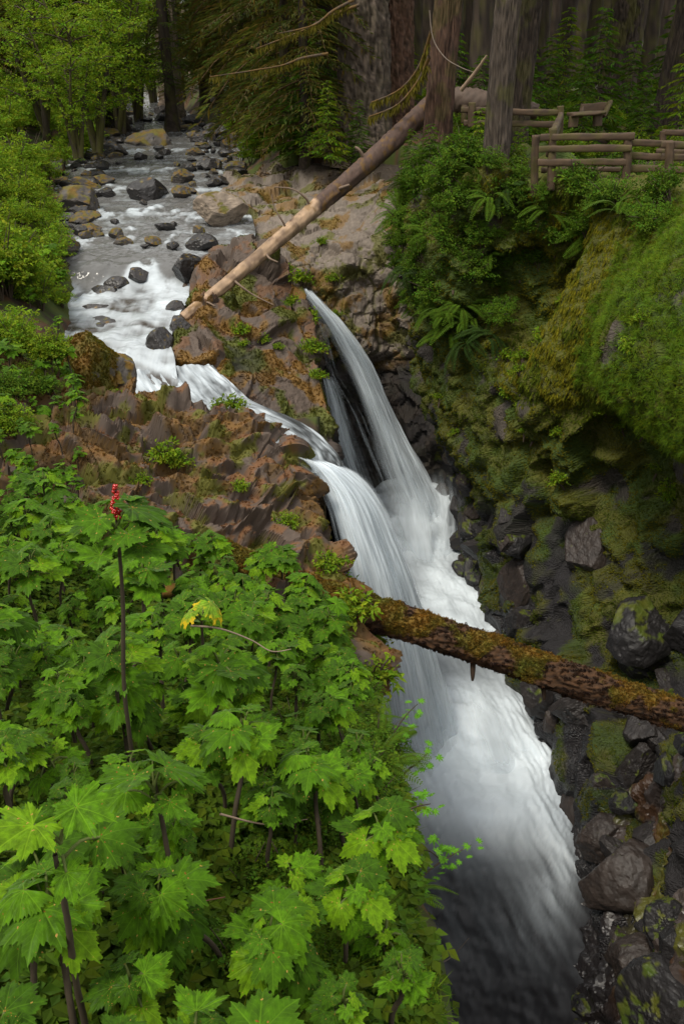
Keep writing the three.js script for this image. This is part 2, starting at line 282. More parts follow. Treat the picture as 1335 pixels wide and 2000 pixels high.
// pale slabs and the end wall of the gorge behind the far fall
SURF.back = patch(gridOf([
  [['x', -6.5, 3.9, 34], [400, 345, 33], [500, 335, 33], [600, 315, 32], [700, 305, 31], [780, 315, 29], [850, 335, 26.5], ['x', 4.5, 2.3, 26]],
  [['x', -5.5, 4.2, 28.5], [400, 400, 28.5], [480, 380, 29], [570, 370, 29], [660, 365, 28.5], [740, 370, 27], [810, 390, 25.2], ['x', 4.2, 3.2, 24.6]],
  [['x', -4.4, 4.6, 25], [430, 462, 25], [490, 445, 25.8], [560, 440, 26], [640, 440, 26], [710, 440, 25.5], [790, 450, 24.3], ['x', 3.8, 4.1, 23.8]],
  [['x', -3.6, 5.2, 23.6], [500, 505, 23.8], [560, 502, 24.2], [605, 515, 24.3], [660, 520, 24.4], [720, 520, 24.3], [800, 520, 23.6], ['x', 3.6, 5.0, 23.2]],
  [['x', -1.8, 5.7, 23.4], [590, 590, 23.5], [615, 600, 23.6], [650, 610, 23.7], [700, 615, 23.8], [750, 610, 23.9], [815, 610, 23.3], ['x', 3.5, 6.2, 23]],
  [['x', -1.2, 7.6, 23.2], [650, 720, 23.3], [680, 720, 23.4], [710, 720, 23.5], [750, 720, 23.5], [790, 720, 23.3], [840, 720, 22.8], ['x', 3.5, 7.5, 22.6]],
  [['x', -0.8, 9.6, 23], [700, 850, 23], [740, 850, 23.1], [770, 850, 23.2], [805, 850, 23.2], [835, 850, 22.9], [868, 850, 22.3], ['x', 3.5, 9.3, 22.2]],
  [['x', -0.7, 13.4, 22.6], [740, 1090, 22.4], [780, 1090, 22.5], [810, 1090, 22.6], [840, 1090, 22.6], [865, 1090, 22.3], [885, 1090, 21.7], ['x', 3.6, 13, 21.4]],
]), 260, 240, (p) => {
  const vert = sstep(4.4, 5.2, CY - p.y), a = blocks(p, 0.75, lerp(0.6, 0.45, vert), 0.75, 0.3), b = blocks(V(p.x + 0.12 * p.y, p.y - 0.25 * p.x, p.z), 2.0, 2.3, 2.0, 0.15);
  return [a[0] * lerp(0.3, 0.5, vert) + b[0] * lerp(0.06, 0.17, vert) + 0.035 * chips(p, 4) + 0.03 * fbm(p.x * 4, p.y * 4, p.z * 4, 3), a[1] * 0.5 + b[1] * 0.5, Math.max(a[2], b[2]), vert];
}, (p, n, i) => {
  let c = rockColor(p, i[1], [0.19, 0.155, 0.125], 0.45);
  c = mix3(c, mul3(MOSS, grainy(p, 12)), 0.8 * patchy(p, 1.0, 0.10, 0.06, 3)); c = mix3(c, mul3(MOSS_O, grainy(p, 12)), 0.7 * patchy(p, 0.8, 0.14, 0.08, 8));
  if (i[2] > 0.5 && i[3] > 0.5) c = mix3(c, MOSS, 0.35);
  c = mix3(c, WET, 0.9 * sstep(7.0, 8.0, CY - p.y + fbm(p.x, p.y, p.z, 3)));
  c = mix3(c, mul3(SOIL, grainy(p, 20)), sstep(3.45, 3.0, CY - p.y + 0.5 * fbm(p.x, p.y, p.z, 3)));
  return c;
});
structure('back_rock_wall', SURF.back, M.rock);

// the right wall of the gorge: x by distance and drop
const WALL_TOP = [5.2, 4.9, 5.3, 6.0, 7, 7.6, 8, 8.2, 8.2, 8.2, 8.2, 8.2, 8.2];
const WALL_D = [24.5, 21, 19, 18, 17, 15.5, 14, 12.5, 11, 9, 6, 2, -3], WALL = [
  [1.9, 2.9, 2.5, 2.6, 3.0, 4.4, 5.2, 5.8, 5.9, 6.1, 6.4, 6.8, 7.2, 7.4], [2.6, 2.2, 1.9, 2.2, 2.6, 4.6, 4.5, 4.9, 4.7, 5.1, 5.7, 6.1, 6.6, 6.8], [3.6, 1.9, 1.65, 2.1, 2.6, 5.1, 4.1, 4.5, 4.0, 4.5, 5.4, 5.8, 6.2, 6.4],
  [4.6, 1.8, 1.65, 2.05, 2.6, 4.6, 3.7, 4.5, 4.3, 4.7, 5.4, 5.7, 6.0, 6.2], [5.6, 1.9, 1.8, 2.3, 2.7, 3.4, 3.5, 5.1, 5.9, 6.0, 5.5, 5.7, 5.9, 6.1], [7, 2.1, 2.2, 2.7, 3.05, 3.5, 4.2, 5.4, 6.4, 6.2, 5.6, 5.6, 5.7, 5.9],
  [9, 2.6, 2.8, 3.0, 3.2, 3.4, 3.9, 4.8, 5.8, 5.9, 5.4, 5.2, 5.3, 5.5], [10.5, 2.9, 3.1, 3.0, 3.05, 3.2, 3.7, 4.4, 5.0, 5.2, 5.0, 4.6, 4.8, 5], [11.7, 3.0, 3.2, 3.05, 3.1, 3.2, 3.6, 4.2, 4.4, 4.6, 4.4, 4.0, 4.2, 4.4], [13.6, 3.0, 3.2, 3.0, 3.0, 3.1, 3.5, 3.9, 4.2, 4.3, 3.9, 3.4, 3.6, 3.8]];
const wallMoss = (p) => { const h = CY - p.y, D = -p.z; return clamp(sstep(10.0, 7.8, h + 1.2 * fbm(p.x * 0.7, p.y * 0.7, p.z * 0.7, 4) + 0.22 * Math.max(0, D - 15.5)) * (1 - 0.85 * patchy(p, 0.75, 0.16 + 0.2 * sstep(6, 5, h), 0.06, 3)) * sstep(20.5, 18.6, D - 0.25 * h + 2 * fbm(p.x, p.y, p.z, 3)) + 0.7 * patchy(p, 0.6, 0.12, 0.07, 6) * sstep(12.4, 11.5, h)); };
SURF.wall = patch([[2.1, ...WALL_TOP], ...WALL].map(([h, ...xs]) => xs.map((x, i) => X(x, h, WALL_D[i]))), 520, 300, (p) => {
  const a = blocks(p, 0.5, 0.42, 0.5, 0.6), b = blocks(V(p.x, p.y + 0.3 * p.z, p.z - 0.35 * p.y), 1.4, 1.1, 1.5, 0.4), m = wallMoss(p), drape = sstep(6.0, 4.6, CY - p.y) * sstep(18, 16.5, -p.z);
  const run = fbm(p.z * 3.2 + p.y * 1.6, p.y * 0.25, p.x * 0.5, 4);
  return [lerp(1, 0.2, drape) * (a[0] * 0.5 + b[0] * 0.17 + 0.02 * chips(p, 3)) + m * (0.05 + 0.13 * fbm(p.x * 2.2, p.y * 2.2, p.z * 2.2, 4)) + 0.34 * (1 - drape) * sstep(6.5, 5, CY - p.y) * fbm(p.x * 0.9, p.y * 0.9, p.z * 0.9, 4) + drape * 0.12 * run, a[1] * 0.5 + b[1] * 0.5, Math.max(a[2], b[2]), m];
}, (p, n, i) => {
  let c = rockColor(p, i[1], [0.055, 0.044, 0.04], 0.5);
  c = mix3(c, WET, 0.95 * sstep(6.4, 8.6, CY - p.y + fbm(p.x, p.y, p.z, 3)));
  const dr = sstep(6.2, 5.2, CY - p.y) * sstep(17.8, 16.8, -p.z) * sstep(13.2, 14.2, -p.z); i[3] = Math.max(i[3], dr); const g = patchy(p, 0.6, 0.0, 0.2, 2) * (1 - dr), t = 0.75 + 0.5 * (fbm(p.x * 5, p.y * 5, p.z * 5, 3) + 0.5);
  return mix3(c, mul3(mix3(MOSS, MOSS_G, g), t * 0.85), clamp(i[3] * 1.2 - 0.1));
}, (p) => [p.z * 1.2, p.y * 0.9 + 0.3 * p.x]);
let wetWall;
{ // its lower part is wet and shines
  const g = SURF.wall, ix = g.index.array, P = g.attributes.position, dry = [], wet = [];
  for (let t = 0; t < ix.length; t += 3) { const h = CY - P.getY(ix[t]), q = h + 0.9 * fbm(P.getX(ix[t]), P.getY(ix[t]), P.getZ(ix[t]), 3); (q > 9.9 + 0.25 * Math.max(0, 16 + P.getZ(ix[t])) ? wet : dry).push(ix[t], ix[t + 1], ix[t + 2]); }
  const part2 = (list) => { const h = new THREE.BufferGeometry(); for (const k of ['position', 'normal', 'uv', 'color']) h.setAttribute(k, g.attributes[k]); h.setIndex(list); return h; };
  structure('right_gorge_wall', part2(dry), M.wall); wetWall = structure('wet_gorge_wall', part2(wet), M.wetWall);
}

// the dark rock that stands out of the pool on the right
SURF.front = patch(gridOf([
  [[1125, 1690, 12.2], [1150, 1640, 12.2], [1210, 1620, 12.4], [1280, 1600, 12], [1350, 1560, 11.5], ['x', 6.5, 10, 11]],
  [[1118, 1640, 11.4], [1142, 1605, 11.3], [1195, 1560, 11], [1262, 1535, 10.6], [1340, 1470, 10.2], ['x', 6.3, 8.6, 10]],
  [[1112, 1720, 10.6], [1140, 1690, 10.4], [1195, 1660, 10.1], [1270, 1620, 9.7], [1350, 1570, 9.3], ['x', 6.1, 8.4, 9]],
  [[1095, 1830, 9.7], [1130, 1800, 9.5], [1190, 1770, 9.2], [1270, 1740, 8.8], [1360, 1690, 8.4], ['x', 6.0, 8.6, 8]],
  [[1070, 1950, 8.8], [1110, 1910, 8.6], [1180, 1880, 8.3], [1270, 1850, 7.9], [1380, 1800, 7.4], ['x', 5.9, 8.8, 7]],
  [[1050, 2080, 8], [1095, 2050, 7.7], [1180, 2020, 7.4], [1280, 1990, 7], [1400, 1930, 6.4], ['x', 5.9, 9, 6]],
  [[1040, 2300, 7], [1095, 2280, 6.7], [1180, 2250, 6.3], [1280, 2200, 5.8], [1420, 2150, 5], ['x', 5.9, 9.4, 4]],
]), 190, 200, (p) => {
  const a = blocks(V(p.x + 0.3 * p.z, p.y, p.z), 0.6, 0.5, 0.75, 0.4), b = blocks(V(p.x, p.y + 0.4 * p.z, p.z), 1.5, 1.1, 1.8, 0.3);
  return [a[0] * 0.25 + b[0] * 0.12 + 0.05 * chips(p, 4.5) + 0.03 * fbm(p.x * 6, p.y * 6, p.z * 6, 3), a[1] * 0.5 + b[1] * 0.5, Math.max(a[2], b[2])];
}, (p, n, i) => {
  let c = rockColor(p, i[1], [0.06, 0.045, 0.04], 0.45);
  c = mix3(c, mul3(MOSS, grainy(p, 14)), 0.8 * patchy(p, 0.9, 0.1, 0.07, 3) * sstep(12.2, 11.2, CY - p.y)); c = mix3(c, mul3(NEEDLE, 0.45), 0.7 * patchy(p, 1.3, 0.17, 0.06, 8));
  return mix3(c, WET, 0.9 * sstep(11.4, 12.1, CY - p.y));
}, (p) => [p.z + 0.8 * p.x, p.y + 0.6 * p.x]);
const frontRock = structure('front_gorge_rock', SURF.front, M.wet);
// ---------------------------------------------------------------- water
const FOAM = [0.74, 0.82, 0.88], DEEP = [0.012, 0.013, 0.012];
// open water by rows of [left x, left D, right x, right D, drop]; foam(s, t, p) 0..1, lift(s, t, p) metres
function stream(name, rows, nu, nv, foam, lift, rough, deep = DEEP) {
  const g = patch(rows.map(([xl, dl, xr, dr, h]) => [X(xl, h, dl), X((xl + xr) / 2, h, (dl + dr) / 2), X(xr, h, dr)]), nu, nv, (p, n, s, t) => { const f = foam(s, t, p); return [lift(s, t, p, f), f]; }, (p, n, i) => mix3(deep, FOAM, clamp(i[1])));
  return structure(name, g, phys({ vertexColors: true, roughness: rough, ior: 1.33 }));
}
// distance along the flow stretches the noise: a = along, c = across
const streaks = (a, c, k) => fbm(a * 0.35 + k, c * 2.6, k * 3.1, 4) * 0.7 + fbm(a * 0.7, c * 7 + k, k, 3) * 0.5;
{
  const rows = [...RIVER].reverse().map(([D, xl, xr, h]) => [xl - 0.7, D, xr + (D < 22.5 ? 0.12 : 0.7), D, h]);
  stream('river', rows, 190, 620, (s, t, p) => {
    const D = -p.z, n = fbm(p.x * 0.55, D * 0.9, 2.2, 4), steps = [[21.3, 0.5], [24.6, 0.45], [27.4, 0.5], [31, 0.5], [35.5, 0.5], [41, 0.5], [52, 0.6]];
    let f = 0; for (const [d, a] of steps) { const w = fbm(p.x * 0.6, d, 5, 2) * 1.6, e = D - d - w; f += a * 1.75 * Math.exp(-(e > 0 ? (e / 0.25) ** 2 : (e / (0.55 + 0.01 * d)) ** 2)) * sstep(-0.1, 0.3, fbm(p.x * 1.6 + d, D * 0.8, 1.1, 4) + (d < 22 ? 0.25 : 0.02)); }
    if (D < 21.2) f += (0.30 + 0.95 * fbm(D * 0.9 + 0.3 * p.x, p.x * 0.6, 1, 3) + 0.35 * streaks(D * 0.9, p.x * 0.7, 1)) * sstep(21.2, 20.2, D) * (D > 17.5 ? 1 : 1.25);
    f = f < 0.34 ? f : 0.34 + (f - 0.34) * 0.4; return f + 0.45 * Math.max(0, n - 0.02) + 0.09 + (D < 17.6 ? 0.14 * sstep(17.6, 16.8, D) : 0);
  }, (s, t, p, f) => {
    const D = -p.z, w = fbm(p.x * 1.2, D * 2.0, 3.3, 4);
    return 0.04 * w + 0.05 * clamp(f) + (D < 22.5 ? 0.12 * Math.max(0, fbm(p.x * 1.1, D * 0.7, 6, 2)) : 0.045 * fbm(p.x * 3, D * 6, 1, 3));
  }, 0.14, [0.075, 0.066, 0.057]);
}
// chute from the river's end round the ledge to the lip of the near fall
stream('river_chute', [[-4.4, 16.6, -2.7, 17.2, 5.52], [-3.9, 15.7, -2.3, 16.9, 5.8], [-3.3, 14.9, -2.0, 16.4, 5.92], [-2.2, 14.5, -1.5, 16.1, 6.02], [-1.45, 13.9, -0.75, 15.5, 6.16], [-1.25, 13.5, -0.2, 14.8, 6.34], [-1.1, 13.3, 0.05, 14.3, 6.5]], 90, 160,
  (s, t, p) => 0.46 + 0.8 * streaks(t * 9, s * 1.6, 3) - 0.35 * sstep(0.3, 0.6, t) * sstep(0.55, 0.9, s) - 0.1 * sstep(0.8, 1, t), (s, t, p, f) => 0.10 * streaks(t * 5, s * 1.6, 3) + 0.08 * Math.sin(s * Math.PI), 0.3, [0.05, 0.055, 0.058]);

// water at the foot of the falls, out through the gorge
const foamAt = (x, D) => {
  const n = fbm(x * 0.8, D * 0.8, 7.7, 2), st = streaks(D * 1.4, x * 0.9 + 0.25 * D, 2);
  const far = sstep(15.2, 16.6, D) * (0.85 + 0.5 * n) * (D > 18 ? lerp(1, sstep(0.5, 1.7, x + 0.5 * n), sstep(18, 19.2, D)) : 1), boil = Math.exp(-(((x - 2.5) / 1.3) ** 2) - ((D - 13.4) / 1.7) ** 2) * 1.5 + Math.exp(-(((x - 3.1) / 1.0) ** 2) - ((D - 12.0) / 0.9) ** 2) * 1.0;
  const side = 0.5 * Math.exp(-(((x - lerp(2.9, 4.1, sstep(8, 11.4, D))) / 0.5) ** 2)) * sstep(8.2, 11.4, D), left = 0.2 * Math.exp(-(((x - 1.0) / 0.7) ** 2) - ((D - 11.8) / 0.9) ** 2);
  return far * 0.95 + boil + (side + left) * (0.8 + 1.0 * st) + 0.03 * (1 + 3 * st) * sstep(7, 10, D) + 0.15 * n * clamp(boil);
};
stream('gorge_pool', [[-0.4, 23.6, 3.9, 23.6, 11.0], [-0.3, 22, 3.7, 22, 11.15], [-0.2, 20.5, 3.6, 20.5, 11.45], [-0.2, 18.6, 3.5, 18.6, 11.75], [0.2, 17, 3.8, 17, 11.9], [-0.6, 15, 4.4, 15, 12.1], [-0.9, 13, 5.0, 13, 12.35], [-1, 11.5, 5.2, 11.5, 12.55], [-1, 9, 5, 9, 12.7], [-1, 6, 5, 6, 12.8], [-1, -2, 5.5, -2, 12.9]], 200, 520,
  (s, t, p) => foamAt(p.x, -p.z), (s, t, p, f) => 0.34 * clamp(f - 0.25, 0, 1.1) * (0.8 + 0.45 * fbm(p.x * 0.7, -p.z * 0.7, 3, 2)) + 0.05 * fbm(p.x * 1.6, -p.z * 1.6, 9, 3) + 0.012 * fbm(p.x * 6, -p.z * 6, 2, 2), 0.38, [0.016, 0.015, 0.017]);

// falling water: a thin sheet between two edges, thinner (clearer) where strands part and at its edges
const fallMat = phys({ vertexColors: true, roughness: 0.55, transparent: true, side: THREE.DoubleSide, ior: 1.33 });
function fall(rows, nu, nv, bulge, k, thick, parent, edge = [0.12, 0.2], ends = [0.03, 0.1], freq = 1) {
  const grid = rows.map(([a, b, c, d, e, f]) => { const l = W(a, b, c), r = W(d, e, f), m = l.clone().lerp(r, 0.5); m.z += bulge; m.y += bulge * 0.3; return [l, m, r]; });
  const L = []; let len = 0; grid.forEach((r, i) => { if (i) len += r[1].distanceTo(grid[i - 1][1]); L.push(len); });
  const alphas = [];
  const g = patch(grid, nu, nv, (p, n, s, t) => {
    const st = streaks(t * len * 0.8, s * 1.5 * freq, k), fine = fbm(t * len * 0.25, s * 30 * freq, k, 2), e = sstep(0, edge[0], s + 0.05 * st) * sstep(0, edge[1], 1 - s + 0.06 * st), en = (ends[0] ? sstep(0, ends[0], t) : 1) * (ends[1] ? sstep(0, ends[1], 1 - t) : 1);
    alphas.push(clamp((thick + 0.75 * st + 0.28 * fine) * e * en));
    return [0.07 * st + 0.012 * fine];
  }, () => FOAM);
  const c = g.attributes.color, rgba = new Float32Array(c.count * 4);
  for (let i = 0; i < c.count; i++) rgba.set([c.getX(i), c.getY(i), c.getZ(i), alphas[i]], i * 4);
  g.setAttribute('color', new THREE.BufferAttribute(rgba, 4));
  return mesh('water_sheet', g, fallMat, parent);
}
const shift = (rows, dx, dy, dD, w = 1) => rows.map(([a, b, c, d, e, f]) => { const m = (a + d) / 2; return [m + (a - m) * w + dx, b + dy, c + dD, m + (d - m) * w + dx, e + dy, f + dD]; });
const waterfall = () => { const o = new THREE.Group(); o.name = numbered('waterfall'); scene.add(o); o.userData.kind = 'structure'; return o; };
{
  const near = [[545, 880, 14.1, 655, 900, 14.6], [590, 898, 13.8, 705, 928, 14.4], [632, 950, 13.5, 748, 985, 14.1], [657, 1020, 13.2, 782, 1060, 13.9], [676, 1090, 13.0, 814, 1140, 13.7], [692, 1180, 12.9, 845, 1230, 13.6], [708, 1270, 12.8, 870, 1320, 13.5], [722, 1360, 12.7, 890, 1400, 13.4], [735, 1440, 12.6, 905, 1470, 13.3], [742, 1510, 12.5, 930, 1540, 13.1]];
  const a = waterfall();
  fall(near, 80, 180, 0.35, 1, 0.72, a, [0.16, 0.16], [0.06, 0.3]);
  fall(shift(near, 4, 4, -0.22, 0.92), 80, 180, 0.32, 2, 0.5, a, [0.3, 0.24], [0.1, 0.35], 1.4);
  fall(shift(near, -2, 2, 0.25, 1.02), 80, 180, 0.2, 5, 0.55, a, [0.12, 0.14], [0.06, 0.3]);
  fall([[560, 893, 13.7, 600, 905, 13.9], [598, 925, 13.5, 650, 950, 13.7], [632, 990, 13.3, 675, 1010, 13.5], [655, 1070, 13.1, 695, 1090, 13.3], [675, 1160, 12.95, 715, 1180, 13.1], [690, 1250, 12.8, 730, 1270, 13]], 40, 160, 0.1, 8, 0.16, a, [0.4, 0.3], [0.35, 0.2], 1.2);
  const far = [[583, 563, 22.8, 608, 567, 23.3], [600, 588, 22.6, 638, 598, 23.1], [628, 630, 22.4, 685, 648, 22.9], [660, 690, 22.2, 726, 708, 22.7], [694, 760, 22, 758, 780, 22.5], [722, 840, 21.8, 792, 850, 22.3], [746, 920, 21.5, 826, 910, 22], [772, 990, 21.2, 858, 980, 21.7], [780, 1060, 20.8, 880, 1050, 21.2]];
  const b = waterfall();
  fall(far, 70, 170, 0.3, 11, 0.68, b, [0.4, 0.14], [0.04, 0.1]);
  fall(shift(far, 3, 3, -0.25, 0.9), 70, 170, 0.3, 12, 0.4, b, [0.45, 0.2], [0.08, 0.1], 1.3);
  fall(shift(far, -3, 0, 0.25, 1.0), 70, 170, 0.2, 13, 0.42, b, [0.4, 0.14], [0.04, 0.1]);
  fall([[604, 600, 22.3, 622, 606, 22.5], [622, 660, 22.1, 640, 660, 22.3], [640, 730, 21.9, 662, 735, 22.1], [665, 790, 21.7, 700, 790, 22], [700, 880, 21.5, 742, 880, 21.7], [742, 990, 21.2, 790, 990, 21.4]], 50, 200, 0.1, 17, 0.02, b, [0.3, 0.3], [0.1, 0.1], 1.2);
  const mid = [[628, 735, 20.5, 648, 732, 21], [634, 770, 20.3, 668, 765, 20.9], [646, 830, 20.1, 688, 830, 20.7], [664, 900, 19.95, 712, 900, 20.5], [692, 970, 19.8, 738, 970, 20.3], [722, 1040, 19.6, 772, 1035, 20.1], [745, 1110, 19.4, 805, 1100, 19.8]];
  const c = waterfall();
  fall(mid, 50, 150, 0.25, 21, 0.5, c, [0.2, 0.5], [0.08, 0.25]);
  fall(shift(mid, 2, 2, -0.2, 0.85), 50, 150, 0.2, 22, 0.14, c, [0.3, 0.4], [0.1, 0.15], 1.3);
}
// spray thrown up at the feet of the falls: thin veils one behind the other
{
  const o = new THREE.Group(); o.name = 'spray'; scene.add(o); o.userData.kind = 'structure';
  fall([[820, 1300, 13.6, 960, 1290, 14.4], [830, 1360, 13.2, 1010, 1370, 13.8], [840, 1430, 12.8, 1060, 1460, 13.2], [850, 1520, 12.4, 1100, 1550, 12.4]], 70, 90, 0.4, 33, 0.3, o, [0.45, 0.4], [0.5, 0.5], 0.5);
  fall([[740, 960, 20.6, 880, 900, 21.2], [750, 1020, 20.2, 895, 960, 20.8], [770, 1080, 19.7, 898, 1030, 20.2], [790, 1150, 19, 895, 1120, 19.2]], 60, 80, 0.3, 35, 0.4, o, [0.35, 0.2], [0.45, 0.4], 0.7);
}
// ---------------------------------------------------------------- fallen logs
const barkRough = (f, amp, k) => (ca, sa, s, up) => amp * (Math.abs(fbm(ca * f, sa * f, s * f * 1.2 + k, 4)) * 2 - 0.5);
const wood = std({ vertexColors: true, roughness: 0.75 }), barkMat = std({ vertexColors: true, roughness: 0.95 });
function endDisc(c, dir, r, rgb) { const g = new THREE.CircleGeometry(r, 20); g.lookAt(dir); g.translate(c.x, c.y, c.z); g.setAttribute('color', new THREE.Float32BufferAttribute([].concat(...Array(g.attributes.position.count).fill(0).map((_, i) => mul3(rgb, 0.8 + 0.4 * hash3(i, 2, 3, 1)))), 3)); return g; }
{
  const pts = [W(358, 622, 19.0), W(480, 523, 20.0), W(600, 420, 20.9), W(720, 317, 21.9), W(842, 205, 23.2)], rad = [0.125, 0.15, 0.175, 0.21, 0.24];
  const o = thing('bare_log', 'long pale bark-stripped log leaning from the rock island up to the trees', 'log');
  const g = tube(pts, rad, 30, 220, (ca, sa, s) => 0.012 * fbm(ca * 2, sa * 2, s * 30, 4) + 0.018 * fbm(ca * 5, sa * 5, s * 4, 3) + (s > 0.5 ? 0.035 * Math.abs(fbm(ca * 5, sa * 5, s * 25, 4)) : 0), (q, up, k, s) => {
    const bare = sstep(0.03, -0.03, s - 0.53 + 0.16 * fbm(q.x * 1.4, q.y * 1.4, q.z * 1.4, 4)), pale = mul3([0.50, 0.34, 0.215], 0.8 + 0.5 * fbm(q.x * 3, q.y * 3 + s * 3, q.z * 3, 4)), bark = mul3([0.085, 0.05, 0.036], grainy(q, 7) * (1 + 0.5 * fbm(q.x * 14, q.y * 14, q.z * 14, 3)));
    let c = mix3(bark, pale, bare * (0.55 + 0.45 * sstep(-0.1, 0.1, fbm(q.x * 2.2, q.y * 2.2, q.z * 2.2 + 3, 4) + 0.1)));
    c = mix3(c, MOSS_O, 0.6 * patchy(q, 3.2, 0.2, 0.06, 2) * (s > 0.5 || s < 0.12 ? 1 : 0.3)); return c;
  });
  mesh('trunk', join([g, endDisc(pts[0], pts[0].clone().sub(pts[1]).normalize(), 0.125, [0.3, 0.2, 0.12])]), wood, o);
  const bc = (q) => mul3([0.2, 0.14, 0.1], grainy(q, 9));
  const stub = (s, pts2, r) => { const p = crRow(pts, s * 4, V()); mesh('branch_stub', tube([p, ...pts2.map(([a, b, c]) => p.clone().add(V(a, b, c)))], [r, r * 0.75, r * 0.5, r * 0.3].slice(0, pts2.length + 1), 7, 14, (ca, sa, t) => r * 0.2 * fbm(ca, sa, t * 9, 2), bc), wood, o); };
  stub(0.52, [[-0.15, 0.3, 0.1], [-0.45, 0.5, 0.15], [-0.85, 0.55, 0.2]], 0.035); stub(0.42, [[-0.1, 0.25, 0.1], [-0.28, 0.55, 0.1], [-0.33, 0.85, 0.1]], 0.03); stub(0.2, [[0.2, -0.1, 0.25], [0.5, -0.3, 0.3], [0.95, -0.5, 0.4]], 0.035);
  stub(0.62, [[0.15, 0.1, 0.3], [0.3, 0.16, 0.36]], 0.05); stub(0.74, [[-0.15, 0.3, 0.1], [-0.28, 0.4, 0.1]], 0.05); stub(0.1, [[0.15, 0.05, 0.3], [0.3, 0.0, 0.4]], 0.03); stub(0.33, [[0.1, -0.1, 0.28], [0.3, -0.18, 0.35]], 0.035);
}
{
  const pts = [W(415, 1085, 10.3), W(540, 1142, 10.15), W(700, 1190, 9.9), W(900, 1255, 9.6), W(1100, 1325, 9.2), W(1300, 1388, 8.85), W(1420, 1425, 8.6)], rad = [0.245, 0.24, 0.225, 0.212, 0.2, 0.185, 0.175];
  const o = thing('mossy_log', 'thick reddish brown mossy log lying across the gorge before the near fall', 'log');
  const g = tube(pts, rad, 64, 340, (ca, sa, s, up) => 0.014 * fbm(ca * 3, sa * 3, s * 45, 4) + 0.02 * Math.abs(fbm(ca * 8, sa * 8, s * 22, 4)) + 0.008 * fbm(ca * 16, sa * 16, s * 60, 2) + 0.05 * sstep(0.05, 0.25, fbm(ca * 1.4, sa * 1.4, s * 11 + 2, 4) + 0.35 * up.y + 0.25 * sstep(0.45, 0.1, s)) * (0.6 + fbm(ca * 5, sa * 5, s * 60, 3)), (q, up, k, s) => {
    const m = sstep(0.05, 0.2, 0.9 * fbm(q.x * 1.5, q.y * 1.5, q.z * 1.5 + 2, 5) + 0.30 * up.y + 0.5 * sstep(0.6, 0.05, s) - 0.08), bark = mul3(mix3([0.085, 0.039, 0.015], [0.026, 0.015, 0.009], clamp(0.45 + 1.3 * fbm(q.x * 3.5, q.y * 16, q.z * 16, 4))), grainy(q, 30));
    return mix3(bark, mul3(mix3(MOSS_O, MOSS, 0.5 + fbm(q.x * 2, q.y * 2, q.z * 2, 3)), grainy(q, 16)), 0.92 * m);
  });
  mesh('trunk', g, barkMat, o);
  const bc = (q) => mul3([0.05, 0.03, 0.018], grainy(q, 9));
  for (const [s, d] of [[0.63, [0.05, -0.3, 0.1]], [0.52, [0, -0.35, 0.12]], [0.3, [0.1, 0.2, 0.3]]]) { const p = crRow(pts, s * 6, V()); mesh('branch_stub', tube([p, p.clone().add(V(...d)), p.clone().add(V(d[0] * 1.2, d[1] * 1.35, d[2] * 1.2))], [0.05, 0.035, 0.015], 7, 10, null, bc), barkMat, o); }
  SURF.log = g;
  // the branch end that pokes out of the leaves beside it
  const b = thing('mossy_branch', 'short stub of rotten branch with orange moss among the broad leaves', 'branch');
  const bp = [W(312, 1158, 7.6), W(380, 1148, 7.8), W(470, 1160, 8.2), W(560, 1190, 8.9)];
  mesh('wood', tube(bp, [0.06, 0.085, 0.08, 0.07], 18, 60, (ca, sa, s) => 0.012 * fbm(ca * 3, sa * 3, s * 20, 3), (q, up) => mix3(mul3([0.06, 0.036, 0.024], grainy(q, 14)), MOSS_O, 0.9 * sstep(0.05, 0.2, fbm(q.x * 3, q.y * 3, q.z * 3, 4) + 0.3 * up.y - 0.1))), barkMat, b);
}
// ---------------------------------------------------------------- foliage building blocks
const UP = V(0, 1, 0), Q = new THREE.Quaternion(), M4 = new THREE.Matrix4();
class Leaves {                                                   // collects small blades into one geometry with a tone for each
  constructor() { this.p = []; this.c = []; }
  tri(a, b, c, t) { this.p.push(a.x, a.y, a.z, b.x, b.y, b.z, c.x, c.y, c.z); for (let i = 0; i < 3; i++) this.c.push(t[0], t[1], t[2]); }
  // pointed blade from a along d (length l), width w, n its face, folded a little
  blade(a, d, n, l, w, t, bend = 0.25) {
    const s = V().crossVectors(d, n).normalize(), m = a.clone().addScaledVector(d, l * 0.45), e = a.clone().addScaledVector(d, l).addScaledVector(n, -l * bend);
    const L = m.clone().addScaledVector(s, w / 2).addScaledVector(n, w * 0.14), R = m.clone().addScaledVector(s, -w / 2).addScaledVector(n, w * 0.14);
    this.tri(a, L, e, t); this.tri(a, e, R, t);
  }
  geometry() { const g = new THREE.BufferGeometry(); g.setAttribute('position', new THREE.Float32BufferAttribute(this.p, 3)); g.setAttribute('color', new THREE.Float32BufferAttribute(this.c, 3)); g.computeVertexNormals(); return g; }
}
const unit = () => { const a = rr(0, 2 * Math.PI), z = rr(-1, 1), r = Math.sqrt(1 - z * z); return V(r * Math.cos(a), z, r * Math.sin(a)); };
const tone = (lo = 0.7, hi = 1.3, warm = 0.15) => { const t = rr(lo, hi), w = rr(-warm, warm * 1.6); return [t * (1 + w), t, t * (1 - w)]; };
